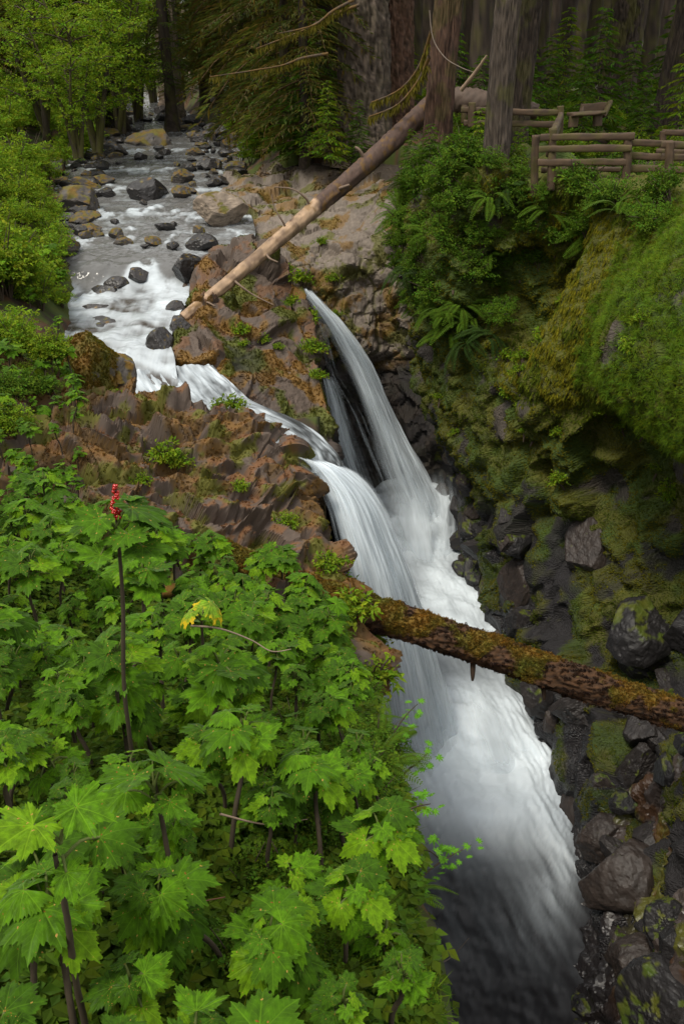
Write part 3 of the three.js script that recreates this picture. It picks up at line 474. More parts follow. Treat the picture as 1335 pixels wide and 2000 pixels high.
// leaf clumps: twigs of leaves at the given points
function leafClumps(points, per, size, spread, aspect = 0.6, flat = 0.75, tn = tone) {
  const L = new Leaves();
  for (const [c, out] of points) {
    const base = tn(), dir = out.clone().add(V(rr(-0.5, 0.5), rr(-0.3, 0.3), rr(-0.5, 0.5))).normalize();
    for (let i = 0; i < per; i++) {
      const a = c.clone().addScaledVector(dir, rr(-0.5, 0.9) * spread).add(unit().multiplyScalar(spread * rr(0.1, 0.75)).multiply(V(1, 0.5, 1))), n = UP.clone().multiplyScalar(flat).addScaledVector(unit(), 1 - flat * 0.6).normalize();
      const d = unit().addScaledVector(dir, 0.5); d.addScaledVector(n, -d.dot(n)).normalize();
      const l = size * rr(0.65, 1.3); L.blade(a, d, n, l, l * aspect, base.map((b) => b * rr(0.85, 1.15)), 0.2);
    }
  }
  return L.geometry();
}
const GREEN = { bright: leafMat([0.17, 0.265, 0.012], { vertexColors: true }), sunny: leafMat([0.185, 0.30, 0.014], { vertexColors: true, transmission: 0.4 }), mid: leafMat([0.085, 0.165, 0.010], { vertexColors: true }), dark: leafMat([0.036, 0.075, 0.011], { vertexColors: true }), olive: leafMat([0.10, 0.112, 0.020], { vertexColors: true }), valley: leafMat([0.085, 0.12, 0.018], { vertexColors: true }), spruce: leafMat([0.032, 0.060, 0.013], { vertexColors: true }), grass: leafMat([0.105, 0.20, 0.010], { vertexColors: true }) };
const stemMat = std({ vertexColors: true, roughness: 0.85 });
const brown = (k = 1) => (q) => mul3([0.055, 0.038, 0.024], k * grainy(q, 12));
const copyOf = (proto, at, scale, turn, label, tilt) => { const o = proto.clone(); o.name = numbered(proto.userData.base); o.userData = { ...proto.userData }; delete o.userData.base; if (label) o.userData.label = label; o.position.copy(at); Array.isArray(scale) ? o.scale.set(...scale) : o.scale.setScalar(scale); o.rotation.set(tilt?.[0] ?? 0, turn, tilt?.[1] ?? 0); scene.add(o); return o; };
const proto = (name, label, category, group) => { const o = new THREE.Group(); o.userData = { base: name, label, category, group }; return o; };
const part = (name, g, m, parent, stuff) => { const o = shade(new THREE.Mesh(g, m)); o.name = name; parent.add(o); if (stuff) o.userData.kind = 'stuff'; return o; };

// shrubs: several stems and leaf clumps
function makeShrub(name, label, category, group, { r, h, clumps, per, size, spread, aspect, mat, flat }) {
  const o = proto(name, label, category, group), pts = [], stems = [];
  const n = 5 + Math.floor(rnd() * 4);
  for (let i = 0; i < n; i++) { const a = i / n * 6.28 + rr(-0.4, 0.4), q = rr(0.35, 0.8) * r, hh = h * rr(0.55, 0.95); stems.push(tube([V(0, -0.15, 0), V(Math.cos(a) * q * 0.35, hh * 0.5, Math.sin(a) * q * 0.35), V(Math.cos(a) * q, hh, Math.sin(a) * q)], [0.018, 0.012, 0.004].map((v) => v * (0.6 + h * 0.5)), 5, 8, null, brown(1.2))); }
  for (let i = 0; i < clumps; i++) { const u = unit(); u.y = Math.abs(u.y) * 1.0 - 0.15; const k = Math.pow(rnd(), 0.4), lump = 0.75 + 0.45 * simplex(u.x * 1.7, u.y * 1.7, u.z * 1.7 + r * 9); pts.push([V(u.x * r * k * lump, 0.35 * h + u.y * h * 0.65 * k * lump, u.z * r * k * lump), V(u.x, 0.15, u.z)]); }
  part('stem', join(stems), stemMat, o);
  part('foliage', leafClumps(pts, per, size, spread, aspect, flat), mat, o, true);
  return o;
}
seed(501);
const BUSH = [0, 1, 2].map((i) => makeShrub('streamside_bush', 'bright green leafy bush on the left bank above the river', 'bush', 'bushes along the left bank', { r: 1.15, h: 1.9, clumps: 230, per: 11, size: 0.105, spread: 0.2, aspect: 0.55, mat: i === 2 ? GREEN.bright : GREEN.sunny, flat: 0.7 }));
const HUCK = [0, 1, 2].map((i) => makeShrub('huckleberry_shrub', 'small leaved green shrub at the brink of the right bank', 'shrub', 'shrubs along the right rim', { r: 0.62, h: 0.95, clumps: 190, per: 12, size: 0.055, spread: 0.13, aspect: 0.6, mat: GREEN.mid, flat: 0.75 }));
const FLOOR = [0, 1, 2].map((i) => makeShrub('understory_shrub', 'low green shrub on the shaded forest floor under the firs', 'shrub', 'shrubs on the forest floor', { r: 0.95, h: 1.1, clumps: 170, per: 10, size: 0.10, spread: 0.2, aspect: 0.5, mat: [GREEN.bright, GREEN.bright, GREEN.mid][i], flat: 0.8 }));
const TUFTS = [0, 1].map(() => makeShrub('rock_plant', 'small bright green plant rooted in the mossy rocks', 'plant', 'small plants in the rock cracks', { r: 0.2, h: 0.3, clumps: 46, per: 9, size: 0.055, spread: 0.07, aspect: 0.5, mat: GREEN.bright, flat: 0.6 }));

// broadleaf trees of the left bank: leaning trunks, limbs, layered crown
function makeAlder(label) {
  const o = proto('riverside_maple', label, 'tree', 'broadleaf trees on the left bank'), wood_ = [], pts = [];
  for (let k = 0; k < 4; k++) {
    const a = k * 1.6 + rr(-0.4, 0.4), lean = rr(0.8, 1.9), H = rr(4.2, 6.2), tip = V(Math.cos(a) * lean, H, Math.sin(a) * lean), mid = V(Math.cos(a) * lean * 0.35 + rr(-0.2, 0.2), H * 0.45, Math.sin(a) * lean * 0.35);
    wood_.push(tube([V(rr(-0.15, 0.15), -0.3, rr(-0.15, 0.15)), mid, tip], [0.14, 0.09, 0.025], 8, 18, (ca, sa, s) => 0.02 * fbm(ca, sa, s * 8 + k, 3), (q) => mix3(mul3([0.06, 0.045, 0.03], grainy(q, 6)), MOSS, 0.6 * patchy(q, 1.5, 0, 0.1, k))));
    for (let i = 0; i < 9; i++) {
      const s = rr(0.3, 1), p = crRow([V(0, 0, 0), mid, tip], s * 2, V()), b = rr(0, 6.28), l = rr(0.9, 2.0), e = p.clone().add(V(Math.cos(b) * l, rr(-0.1, 0.7), Math.sin(b) * l)), m = p.clone().lerp(e, 0.5).add(V(0, 0.2, 0));
      wood_.push(tube([p, m, e], [0.035, 0.02, 0.006], 5, 6, null, brown(1.2)));
      for (let j = 0; j < 26; j++) pts.push([crRow([p, m, e], rr(0.5, 2), V()).add(V(rr(-0.55, 0.55), rr(-0.25, 0.3), rr(-0.55, 0.55))), V(Math.cos(b), -0.1, Math.sin(b))]);
    }
  }
  part('trunk', join(wood_), stemMat, o);
  part('crown', leafClumps(pts, 9, 0.115, 0.22, 0.6, 0.8), GREEN.sunny, o, true);
  return o;
}
const ALDER = [makeAlder('leaning green broadleaf tree with several dark trunks on the left bank'), makeAlder('leaning green broadleaf tree with several dark trunks on the left bank')];

// conifer boughs: a drooping rib with flat side sprays; beard = hanging moss
function bough(L, W_, at, az, len, droop, lift, density, beard, tn) {
  const out = V(Math.cos(az), 0, Math.sin(az)), side = V(-out.z, 0, out.x), n = Math.max(5, Math.round(len * density));
  const P = (s) => at.clone().addScaledVector(out, len * s).add(V(0, lift * len * s - droop * len * s * s, 0));
  W_.push(tube([P(0), P(0.5), P(1)], [0.012 + len * 0.009, 0.008 + len * 0.005, 0.004], 4, 5, null, (q) => beard ? mix3(brown(1)(q), MOSS_O, 0.4) : brown(0.9)(q)));
  const t0 = tn();
  for (let i = 0; i < n; i++) {
    const s = 0.12 + 0.88 * (i + rnd()) / n, p = P(s), w = len * 0.42 * (1 - s * 0.75) * rr(0.7, 1.2) + 0.1;
    for (const e of [-1, 1]) {
      const d = side.clone().multiplyScalar(e).addScaledVector(out, rr(0.5, 1.0)).add(V(0, rr(-0.35, 0.0), 0)).normalize(), nn = V(0, 1, 0).addScaledVector(unit(), 0.3).normalize(), k = 2 + Math.round(w * 3.2);
      for (let j = 0; j < k; j++) {
        const a = p.clone().addScaledVector(d, w * j / k).add(V(0, -0.18 * w * (j / k) ** 2, 0)), dd = d.clone().addScaledVector(out, rr(-0.2, 0.9)).addScaledVector(side, rr(-0.5, 0.5)).normalize(), l = w / k * rr(1.1, 2.0) + 0.05;
        L.blade(a, dd, nn, l, l * rr(0.16, 0.27), t0.map((v) => v * rr(0.75, 1.25)), 0.3);
      }
    }
    if (beard && rnd() < beard) { const q = p.clone().addScaledVector(side, rr(-0.5, 0.5) * w), l = rr(0.1, 0.55); L.blade(q, V(rr(-0.15, 0.15), -1, rr(-0.15, 0.15)).normalize(), V(rr(-1, 1), 0, rr(-1, 1)).normalize(), l, l * 0.16, [1.5 * rr(0.8, 1.2), 1.05 * rr(0.8, 1.2), 0.7], 0.05); L.blade(q, V(rr(-0.25, 0.25), -1, rr(-0.25, 0.25)).normalize(), V(rr(-1, 1), 0, rr(-1, 1)).normalize(), l * 0.8, l * 0.13, [1.4, 1.05, 0.7], 0.05); }
  }
}
function makeConifer(from, to, n, lenLow, lenTop, density, beard, mat, droop = 0.45) {
  const L = new Leaves(), B = [];
  for (let i = 0; i < n; i++) { const s = (i + rnd()) / n, y = lerp(from, to, s), len = lerp(lenLow, lenTop, Math.pow(s, 1.2)) * rr(0.65, 1.15); bough(L, B, V(0, y, 0), i * 2.4 + rr(-0.5, 0.5), len, droop * rr(0.6, 1.3), rr(-0.1, 0.25), density, beard, () => tone(0.7, 1.25, 0.12)); }
  return { leaves: L.geometry(), wood: join(B), mat };
}
seed(733);
const CROWN = { high: [makeConifer(11, 31, 44, 3.8, 0.8, 2.6, 0, GREEN.spruce), makeConifer(10, 29, 44, 3.4, 0.8, 2.6, 0, GREEN.spruce)], beard: [makeConifer(0.6, 16, 84, 3.3, 1.6, 5, 0.7, GREEN.olive, 0.6), makeConifer(1.5, 16, 80, 3.6, 1.6, 5, 0.5, GREEN.olive, 0.65)], low: [makeConifer(2, 18, 70, 3.0, 0.6, 3.2, 0.1, GREEN.valley), makeConifer(3, 20, 70, 3.2, 0.6, 3.2, 0, GREEN.valley)], young: [makeConifer(0.25, 3.9, 60, 1.25, 0.15, 6, 0, GREEN.bright, 0.3), makeConifer(0.25, 3.6, 56, 1.35, 0.15, 6, 0, GREEN.mid, 0.3)] };

// trunks with furrowed bark
function trunkGeometry(r, H, lean, detail, tint, mossy) {
  const ys = detail ? [-0.5, 0, 0.5, 1.5, 3, 4.5, 6, 7.5, 10, 20, H] : [-0.5, 0, 0.5, 1.6, 4, 8, 14, 22, H], pts = ys.map((y) => V(lean[0] * y + 0.04 * Math.sin(y * 0.7 + r * 9), y, lean[1] * y)), rad = (detail ? [1.75, 1.45, 1.18, 1.05, 1.0, 0.97, 0.94, 0.91, 0.87, 0.65, 0.15] : [1.75, 1.45, 1.18, 1.04, 0.97, 0.9, 0.8, 0.6, 0.15]).map((k) => k * r), k0 = rnd() * 50, tmpV = V();
  return tube(pts, rad, detail ? 96 : 22, detail ? 260 : 60, (ca, sa, s) => { const f = 11 * Math.sqrt(r), y = crRow(pts, s * (pts.length - 1), tmpV).y * 1.3; return r * (-0.2 * Math.pow(1 - Math.abs(fbm(ca * f, sa * f, y * 0.5 + k0, 3)) * 1.6, 3) + 0.06 * fbm(ca * 1.5, sa * 1.5, y * 0.5 + k0, 3) + 0.05 * fbm(ca * f * 0.7, sa * f * 0.7, y * 2.5, 3) + 0.16 * Math.max(0, 0.2 - s) * 5 * fbm(ca * 1.3, sa * 1.3, k0, 2)); },
    (q, up, k) => { const c = mul3(tint, 0.7 + 0.5 * (fbm(q.x * 3, q.y * 1.2, q.z * 3 + k0, 3) + 0.3) + 1.1 * Math.max(-0.35, fbm(q.x * 15, q.y * 2.4, q.z * 15 + k0, 3))); return mix3(c, mul3(MOSS, grainy(q, 9)), mossy * patchy(q, 1.1, 0.1, 0.1, k0)); });
}
const BARK_GREY = [0.078, 0.060, 0.046], BARK_RED = [0.095, 0.052, 0.034], BARK_DARK = [0.05, 0.036, 0.026];
const farTrunks = {};
function bigTree(label, at, dia, lean, tint, crown, mossy = 0.3, detail = true, group, scale = 1) {
  const o = thing('fir_tree', label, 'tree', group, at);
  if (detail) mesh('trunk', trunkGeometry(dia / 2, 36, lean, true, tint, mossy), barkMat, o);
  else { const pool = farTrunks[tint.map((v) => v.toFixed(2))] ??= [0, 1, 2, 3].map(() => trunkGeometry(0.4, 36, [rr(-0.015, 0.015), 0], false, tint, mossy)), m = mesh('trunk', pick(pool), barkMat, o); m.scale.set(dia / 0.8, 1, dia / 0.8); m.rotation.y = rr(0, 6); }
  if (crown) { const c = mesh('crown', crown.leaves, crown.mat, o), b = mesh('limb', crown.wood, stemMat, o); c.userData.kind = b.userData.kind = 'stuff'; c.scale.setScalar(scale); b.scale.setScalar(scale); c.rotation.y = b.rotation.y = rr(0, 6); }
  return o;
}
// ---------------------------------------------------------------- trees
seed(91);
const foot = (px, D) => { let x = 0, h = 2.5; for (let i = 0; i < 4; i++) { x = (px - 667.5) / F * (D * CS + h * SN); h = Math.min(groundH(x, D), 2.6); } return V(x, CY - h - 0.1, -D); };        // on the ground at that distance, in that direction
bigTree('massive grey fir trunk with deep furrows behind the bare log, left of a twin', foot(708, 31), 1.7, [0.004, 0], mul3(BARK_GREY, 1.7), CROWN.high[0], 0.1, true, undefined, 1.25);
bigTree('massive brown fir trunk touching the furrowed grey one on its right', foot(757, 32.2), 1.55, [0.006, 0], mul3(BARK_RED, 1.5), CROWN.high[1], 0.05, true, undefined, 1.25);
bigTree('reddish fir trunk against which the bare leaning log rests', foot(848, 22.3), 0.66, [0.035, -0.01], BARK_RED, CROWN.high[0], 0.25);
bigTree('straight grey barked fir at the rim left of the wooden fence', foot(957, 18.2), 0.5, [0.022, -0.01], BARK_GREY, CROWN.high[1], 0.35);
bigTree('slim dark fir right behind the grey barked one by the fence', foot(996, 24), 0.66, [0.03, 0], BARK_DARK, CROWN.high[0], 0.3);
bigTree('old fir with mossy bark standing behind the wooden bench', foot(1188, 37), 1.2, [0.015, 0], BARK_DARK, CROWN.high[1], 0.4);
bigTree('leaning dark fir in ferns right of the wooden bench', foot(1288, 29), 0.74, [0.05, 0], BARK_DARK, CROWN.high[0], 0.2);
bigTree('tall pale grey fir trunk far up the left side of the river bend', foot(332, 66), 1.35, [-0.01, 0], mul3(BARK_GREY, 2.6), CROWN.low[0], 0.2, false);
bigTree('thin pale trunk beside the tall grey one at the river bend', foot(352, 60), 0.55, [-0.02, 0], mul3(BARK_GREY, 2.6), CROWN.low[1], 0.2, false);
// the forest behind: trunks one can tell apart
for (const [px, D, dia] of [[640, 36, 0.9], [672, 44, 1.1], [800, 40, 0.9], [823, 52, 1.1], [905, 46, 0.8], [930, 36, 0.6], [1040, 44, 0.9], [1062, 58, 1.1], [1090, 50, 0.9], [1120, 66, 1.2], [1140, 47, 0.7], [1165, 72, 1.2], [1225, 55, 0.9], [1250, 44, 0.7], [1275, 62, 1.2], [1325, 40, 0.6], [1340, 70, 1.2], [1385, 33, 0.9], [590, 58, 0.9], [545, 70, 1.0], [925, 30, 0.7], [1198, 60, 1.0], [1192, 78, 1.8], [948, 42, 1.0], [1450, 27, 0.9], [1500, 20, 0.9], [1480, 42, 1.1], [880, 74, 1.3], [975, 68, 1.1], [1010, 84, 1.4], [740, 62, 1.2], [1205, 90, 1.3], [1300, 92, 1.3]]) bigTree('dark fir trunk in the shaded forest behind the fence', foot(px, D), dia, [rr(-0.012, 0.012), rr(-0.01, 0.01)], mul3(BARK_DARK, rr(0.8, 1.25)), pick(CROWN.high), 0.3, false, 'fir trunks of the shaded forest');
// bearded hemlocks over the river, their boughs down to the water
for (const [px, D, s] of [[596, 30.5, 0.7], [560, 35, 0.95], [590, 42, 1.1], [520, 42, 1.05], [560, 50, 1.2], [475, 54, 1.2], [430, 62, 1.3], [500, 66, 1.3]]) bigTree('hemlock with brown mossy beards drooping toward the river', foot(px, D), 0.42 * s, [rr(-0.02, 0.02), 0], BARK_DARK, pick(CROWN.beard), 0.5, false, 'mossy hemlocks over the river', s);
// dense conifers closing the valley beyond the river's bend and up the left side
for (let i = 0; i < 60; i++) { const px = i < 30 ? rr(-120, 420) : rr(380, 700), D = i < 30 ? rr(46, 105) : rr(72, 118); bigTree('conifer in the dense wood that closes the river valley', foot(px, D), rr(0.5, 0.9), [rr(-0.01, 0.01), 0], BARK_DARK, pick(CROWN.low), 0.3, false, 'conifers closing the valley', px > 230 && px < 430 ? rr(0.5, 0.65) : rr(0.65, 0.95)); }
for (const [px, D] of [[60, 46], [105, 52], [-60, 50]]) bigTree('dark mossy spruce above the bushes of the left bank', foot(px, D), 0.7, [0.02, 0], BARK_DARK, CROWN.beard[1], 0.5, false, 'spruces of the left bank', 1.25);
// young conifers of the forest floor
{
  const P = CROWN.young.map((c) => { const o = proto('young_hemlock', 'young feathery hemlock on the forest floor under the firs', 'sapling', 'young hemlocks'); part('stem', c.wood, stemMat, o); part('foliage', c.leaves, c.mat, o, true); return o; });
  for (const [px, D, s] of [[1150, 30, 1.1], [1120, 26, 0.75], [1060, 33, 0.9], [1215, 34, 0.9], [1240, 27, 0.7], [1320, 25, 0.8], [1020, 29, 0.8], [930, 27, 0.7], [880, 30, 0.9], [640, 28.6, 0.6], [600, 30.5, 0.9], [560, 31.5, 0.7], [625, 33, 1.1], [790, 34, 0.8], [1290, 38, 1.2], [1180, 45, 1.2], [880, 18.9, 0.42], [835, 20.2, 0.45], [905, 18.3, 0.36], [1000, 18.6, 0.4], [800, 21.6, 0.4], [1015, 19.5, 0.45], [925, 19.5, 0.5], [700, 29.2, 0.5], [1090, 40, 1.1], [530, 36, 0.8]]) { const f = foot(px, D); copyOf(pick(P), f, s, rr(0, 6)); }
}
// broadleaf trees and bushes of the left bank
for (const [px, D, s] of [[190, 36, 0.95], [150, 33, 0.7], [235, 47, 1.0], [90, 38, 1.1], [270, 58, 1.1], [110, 52, 1.2], [210, 66, 1.3], [300, 80, 1.4]]) copyOf(pick(ALDER), foot(px, D), s, rr(0, 6));
for (let i = 0; i < 34; i++) { const D = rr(18, 27), [, xl] = table(RIVER, D), x = xl - rr(0.35, 2.2), p = V(x, groundY(x, D) - 0.05, -D); copyOf(pick(BUSH), p, rr(0.3, 0.55), rr(0, 6)); }
for (let i = 0; i < 70; i++) { const D = rr(23, 62), [, xl] = table(RIVER, D), x = xl - rr(0.3, 2.6 + D * 0.03), p = V(x, groundY(x, D) - 0.05, -D); copyOf(pick(BUSH), p, rr(0.5, 0.85) * (1 + Math.max(0, D - 30) * 0.012), rr(0, 6)); }
for (let i = 0; i < 120; i++) { const D = 15.5 + 50 * Math.pow(rnd(), 1.5), [, xl] = table(RIVER, D), x = xl - 0.5 - rr(0, 1) * rr(0.2, 1) * (4 + D * 0.22), p = V(x, groundY(x, D) - 0.05, -D); if (seen(p.clone().add(V(0, 1, 0)), 120)) copyOf(pick(BUSH), p, rr(0.45, 0.95) * (x > xl - 1.4 ? 0.6 : 1) * (1 + Math.max(0, D - 30) * 0.012), rr(0, 6)); }
// right side of the river far up
for (let i = 0; i < 34; i++) { const D = rr(31, 62), [, , xr] = table(RIVER, D), x = xr + 0.8 + rr(0, 6), p = V(x, groundY(x, D) - 0.05, -D); copyOf(pick(BUSH), p, rr(0.4, 0.9), rr(0, 6), 'bright green bush among the hemlocks on the far right bank').userData.group = 'bushes of the far right bank'; }
// forest floor
for (let i = 0; i < 210; i++) { const D = 19 + 38 * Math.pow(rnd(), 1.25), x = rr(-1.5, 6 + D * 0.5), p = V(x, groundY(x, D) - 0.05, -D), [u, v] = toPx(p); if (u < 640 || u > 1420 || (D < 26 && x < 3.2) || (u > 880 && u < 1200 && v > 225 && v < 345 && D < 24.5)) continue; if (groundH(x, D) > 3.4) continue; copyOf(pick(FLOOR), p, rr(0.5, 1.05), rr(0, 6)); }
// ---------------------------------------------------------------- broad palmate leaves (seven lobes, toothed)
function palmate(lobes, depth, teeth, cup, droop, rings = 3) {
  const out = [], A = 2.72, n = 120;
  for (let i = 0; i <= n; i++) {
    const a = -A + 2 * A * i / n; let r = 0;
    for (const [la, len, wd] of lobes) { const d = Math.abs(a - la) / wd; r = Math.max(r, len * (1 - depth * Math.min(1.6, d)) + 0.03 * Math.sin(d * 9) * (d < 1 ? 1 : 0)); }
    const tooth = ((i * teeth / n) % 1); r *= 1 - 0.15 * (0.5 - Math.abs(tooth - 0.5)) * 2 * (i > 3 && i < n - 3 ? 1 : 0);
    out.push([a, Math.max(r, 0.18)]);
  }
  const pos = [0, 0, 0], uv = [0.5, 0.28], index = [];
  for (let k = 1; k <= rings; k++) for (const [a, r] of out) {
    const q = r * k / rings, x = Math.sin(a) * q, z = Math.cos(a) * q; let rib = 1; for (const [la] of lobes) rib = Math.min(rib, Math.abs(Math.sin(a - la)) * q * 3.2);
    pos.push(x, cup * q * 0.35 - droop * q * q * 0.55 + 0.085 * rib + 0.025 * simplex(x * 4, z * 4, depth * 30) - 0.03 * (k === rings ? 1 : 0), z); uv.push(0.5 + x * 0.44, 0.28 + z * 0.5);
  }
  const w = out.length;
  for (let i = 0; i < w - 1; i++) { index.push(0, 1 + i, 2 + i); for (let k = 0; k < rings - 1; k++) { const b = 1 + k * w + i, c = b + w; index.push(b, c, b + 1, b + 1, c, c + 1); } }
  const g = new THREE.BufferGeometry(); g.setAttribute('position', new THREE.Float32BufferAttribute(pos, 3)); g.setAttribute('uv', new THREE.Float32BufferAttribute(uv, 2)); g.setIndex(index); g.computeVertexNormals(); return g;
}
const LOBES = [[0, 1, 0.42], [0.66, 0.95, 0.40], [-0.66, 0.95, 0.40], [1.36, 0.82, 0.40], [-1.36, 0.82, 0.40], [2.1, 0.6, 0.45], [-2.1, 0.6, 0.45]];
function leafTexture(base, vein, spots, k, edge) {
  const n = 384, d = new Uint8Array(n * n * 4), sp = [];
  seed(k); for (let i = 0; i < spots; i++) { const a = pick(LOBES)[0] + rr(-0.25, 0.25), q = Math.pow(rnd(), 1.3) * 0.85; sp.push([Math.sin(a) * q, Math.cos(a) * q, rr(0.005, 0.02), rnd()]); }
  for (let j = 0; j < n; j++) for (let i = 0; i < n; i++) {
    const x = ((i + 0.5) / n - 0.5) / 0.44, z = ((j + 0.5) / n - 0.28) / 0.5, r = Math.hypot(x, z), a = Math.atan2(x, z); let v = 0, near = 9, la = 0;
    for (const [l, len] of LOBES) { const da = a - l, off = Math.abs(Math.sin(da)) * r; if (Math.cos(da) > 0) { if (off < near) { near = off; la = da; } v = Math.max(v, sstep(0.022 - 0.012 * r, 0.004, off) * (r < len ? 1 : 0)); } }
    const along = Math.cos(la) * r, sideV = Math.abs((((along - near * 0.9) * 9 + 20) % 1) - 0.5); v = Math.max(v, 0.5 * sstep(0.09, 0.02, sideV) * sstep(0.0, 0.03, near));
    let c = mul3(base, 0.88 + 0.3 * (fbm(x * 3, z * 3, k, 4) + 0.3)); if (edge) c = mix3(c, edge, sstep(0.35, 0.75, r + 0.4 * fbm(x * 2, z * 2, k + 4, 3) + 0.25 * x));
    c = mix3(c, vein, 0.55 * v);
    for (const [sx, sz, sr, t] of sp) if (Math.abs(x - sx) < 0.06 && Math.abs(z - sz) < 0.08 && Math.hypot(x - sx, (z - sz) * (0.6 + t)) < sr * (1 + 0.6 * simplex(x * 30, z * 30, k))) c = mix3([190, 150, 80], [135, 75, 30], t);
    d.set([...c.map((q) => clamp(q, 0, 255)), 255], (j * n + i) * 4);
  }
  const t = new THREE.DataTexture(d, n, n); t.colorSpace = THREE.SRGBColorSpace; t.magFilter = THREE.LinearFilter; t.needsUpdate = true; return t;
}
const leafSkin = (map) => phys({ map, transmission: 0.3, thickness: 0, roughness: 0.95, specularIntensity: 0.25, clearcoat: 0.08, clearcoatRoughness: 0.35, side: THREE.DoubleSide });
const CLUB_SKIN = [leafSkin(leafTexture([80, 122, 5], [120, 166, 34], 9, 3)), leafSkin(leafTexture([69, 108, 4], [108, 152, 30], 24, 4)), leafSkin(leafTexture([100, 139, 5], [138, 176, 38], 12, 5)), leafSkin(leafTexture([58, 92, 4], [92, 134, 28], 34, 6))], YELLOW_SKIN = leafSkin(leafTexture([120, 160, 34], [190, 190, 90], 10, 9, [225, 190, 30]));
const uneven = (k) => LOBES.map(([a, l, w], i) => [a + 0.08 * Math.sin(k * 7 + i * 3), l * (1 + 0.2 * Math.sin(k * 5 + i * 2.3)), w]);
const CLUB_LEAF = [palmate(uneven(1), 0.36, 42, 0.5, -0.1), palmate(uneven(2), 0.28, 34, -0.1, 0.7), palmate(uneven(3), 0.4, 46, 0.2, 0.15), palmate(LOBES, 0.34, 40, 0.3, 0.3), palmate(LOBES, 0.30, 36, 0.2, 0.5), palmate(LOBES, 0.37, 44, 0.45, 0.2), palmate(LOBES, 0.33, 38, 0.0, 0.55)];
const MAPLE_LEAF = [palmate(LOBES, 0.62, 30, 0.2, 0.4, 2), palmate(LOBES, 0.58, 30, 0.4, 0.2, 2)];
const petioleCol = (q) => mul3([0.10, 0.13, 0.025], grainy(q, 20)), caneCol = (q) => mul3([0.052, 0.038, 0.022], grainy(q, 30));
// a cane with a whorl of leaves on long stalks; leaf size in metres from stalk to tip
function makeClub(H, n, size, bendX, berries) {
  const o = proto('devils_club', '', 'plant', ''), wood_ = [], top = V(bendX, H, rr(-0.06, 0.06));
  wood_.push(tube([V(0, -0.25, 0), V(bendX * 0.15, H * 0.4, 0.02), top.clone().multiplyScalar(0.75).add(V(0, H * 0.0, 0)), top], [0.014, 0.012, 0.011, 0.007], 8, 40, (ca, sa, s) => 0.0035 * fbm(ca * 3, sa * 3, s * 40, 2), caneCol));
  for (let i = 0; i < n; i++) {
    const a = i * 2.4 + rr(-0.25, 0.25), s = i / n, y = H * (1 - 0.06 * s * rr(0.3, 2.4)), l = rr(0.12, 0.2) + 0.2 * s, out = V(Math.cos(a), 0, Math.sin(a)), b = V(bendX * y / H, y, 0), e = b.clone().addScaledVector(out, l * size * 2.6).add(V(0, lerp(0.12, -0.02, s) + rr(-0.03, 0.04), 0));
    wood_.push(tube([b, b.clone().lerp(e, 0.5).add(V(0, 0.03, 0)), e], [0.007, 0.0055, 0.0045], 5, 6, null, petioleCol));
    const m = part('leaf', pick(CLUB_LEAF), pick(CLUB_SKIN), o); m.position.copy(e); m.rotation.order = 'YXZ'; m.rotation.set(rr(-0.15, 0.7), Math.PI / 2 - a + rr(-0.35, 0.35), rr(-0.35, 0.35)); const k = size * rr(0.6, 1.25); m.scale.set(k * rr(0.85, 1.12), k * rr(0.5, 1.6), k);
  }
  o.children.length; const st = part('stem', join(wood_), stemMat, o);
  if (berries) { const g = []; for (let i = 0; i < 90; i++) { const y = rnd(), r = 0.026 * (1 - 0.6 * y) * Math.sqrt(rr(0.3, 1)), a = rr(0, 6.28), s = new THREE.IcosahedronGeometry(rr(0.006, 0.0085), 1); s.translate(top.x + Math.cos(a) * r + y * 0.02, H + 0.05 + y * 0.17, top.z + Math.sin(a) * r); g.push(s); } const bm = phys({ roughness: 0.3, clearcoat: 0.6 }); bm.color.setRGB(0.42, 0.008, 0.006); const cl = part('berry_cluster', mergeGeometries(g), bm, o); part('berry_stalk', tube([top, V(top.x, H + 0.08, top.z), V(top.x + 0.02, H + 0.2, top.z)], [0.006, 0.005, 0.003], 5, 6, null, caneCol), stemMat, cl); }
  return o;
}
seed(1201);
const CLUB = [[0.6, 10, 0.125, 0.1], [0.85, 12, 0.15, -0.12], [0.5, 10, 0.105, 0.05], [0.7, 12, 0.135, 0.16], [0.95, 11, 0.16, -0.05], [0.35, 9, 0.1, 0.04], [0.5, 14, 0.075, 0.06], [0.65, 13, 0.085, -0.05]].map((a) => makeClub(...a));
const CLUB_LOW = [CLUB[0], CLUB[2], CLUB[3], CLUB[5], CLUB[6], CLUB[7]];
const SMALL_CLUB = CLUB.map((c) => c.clone());
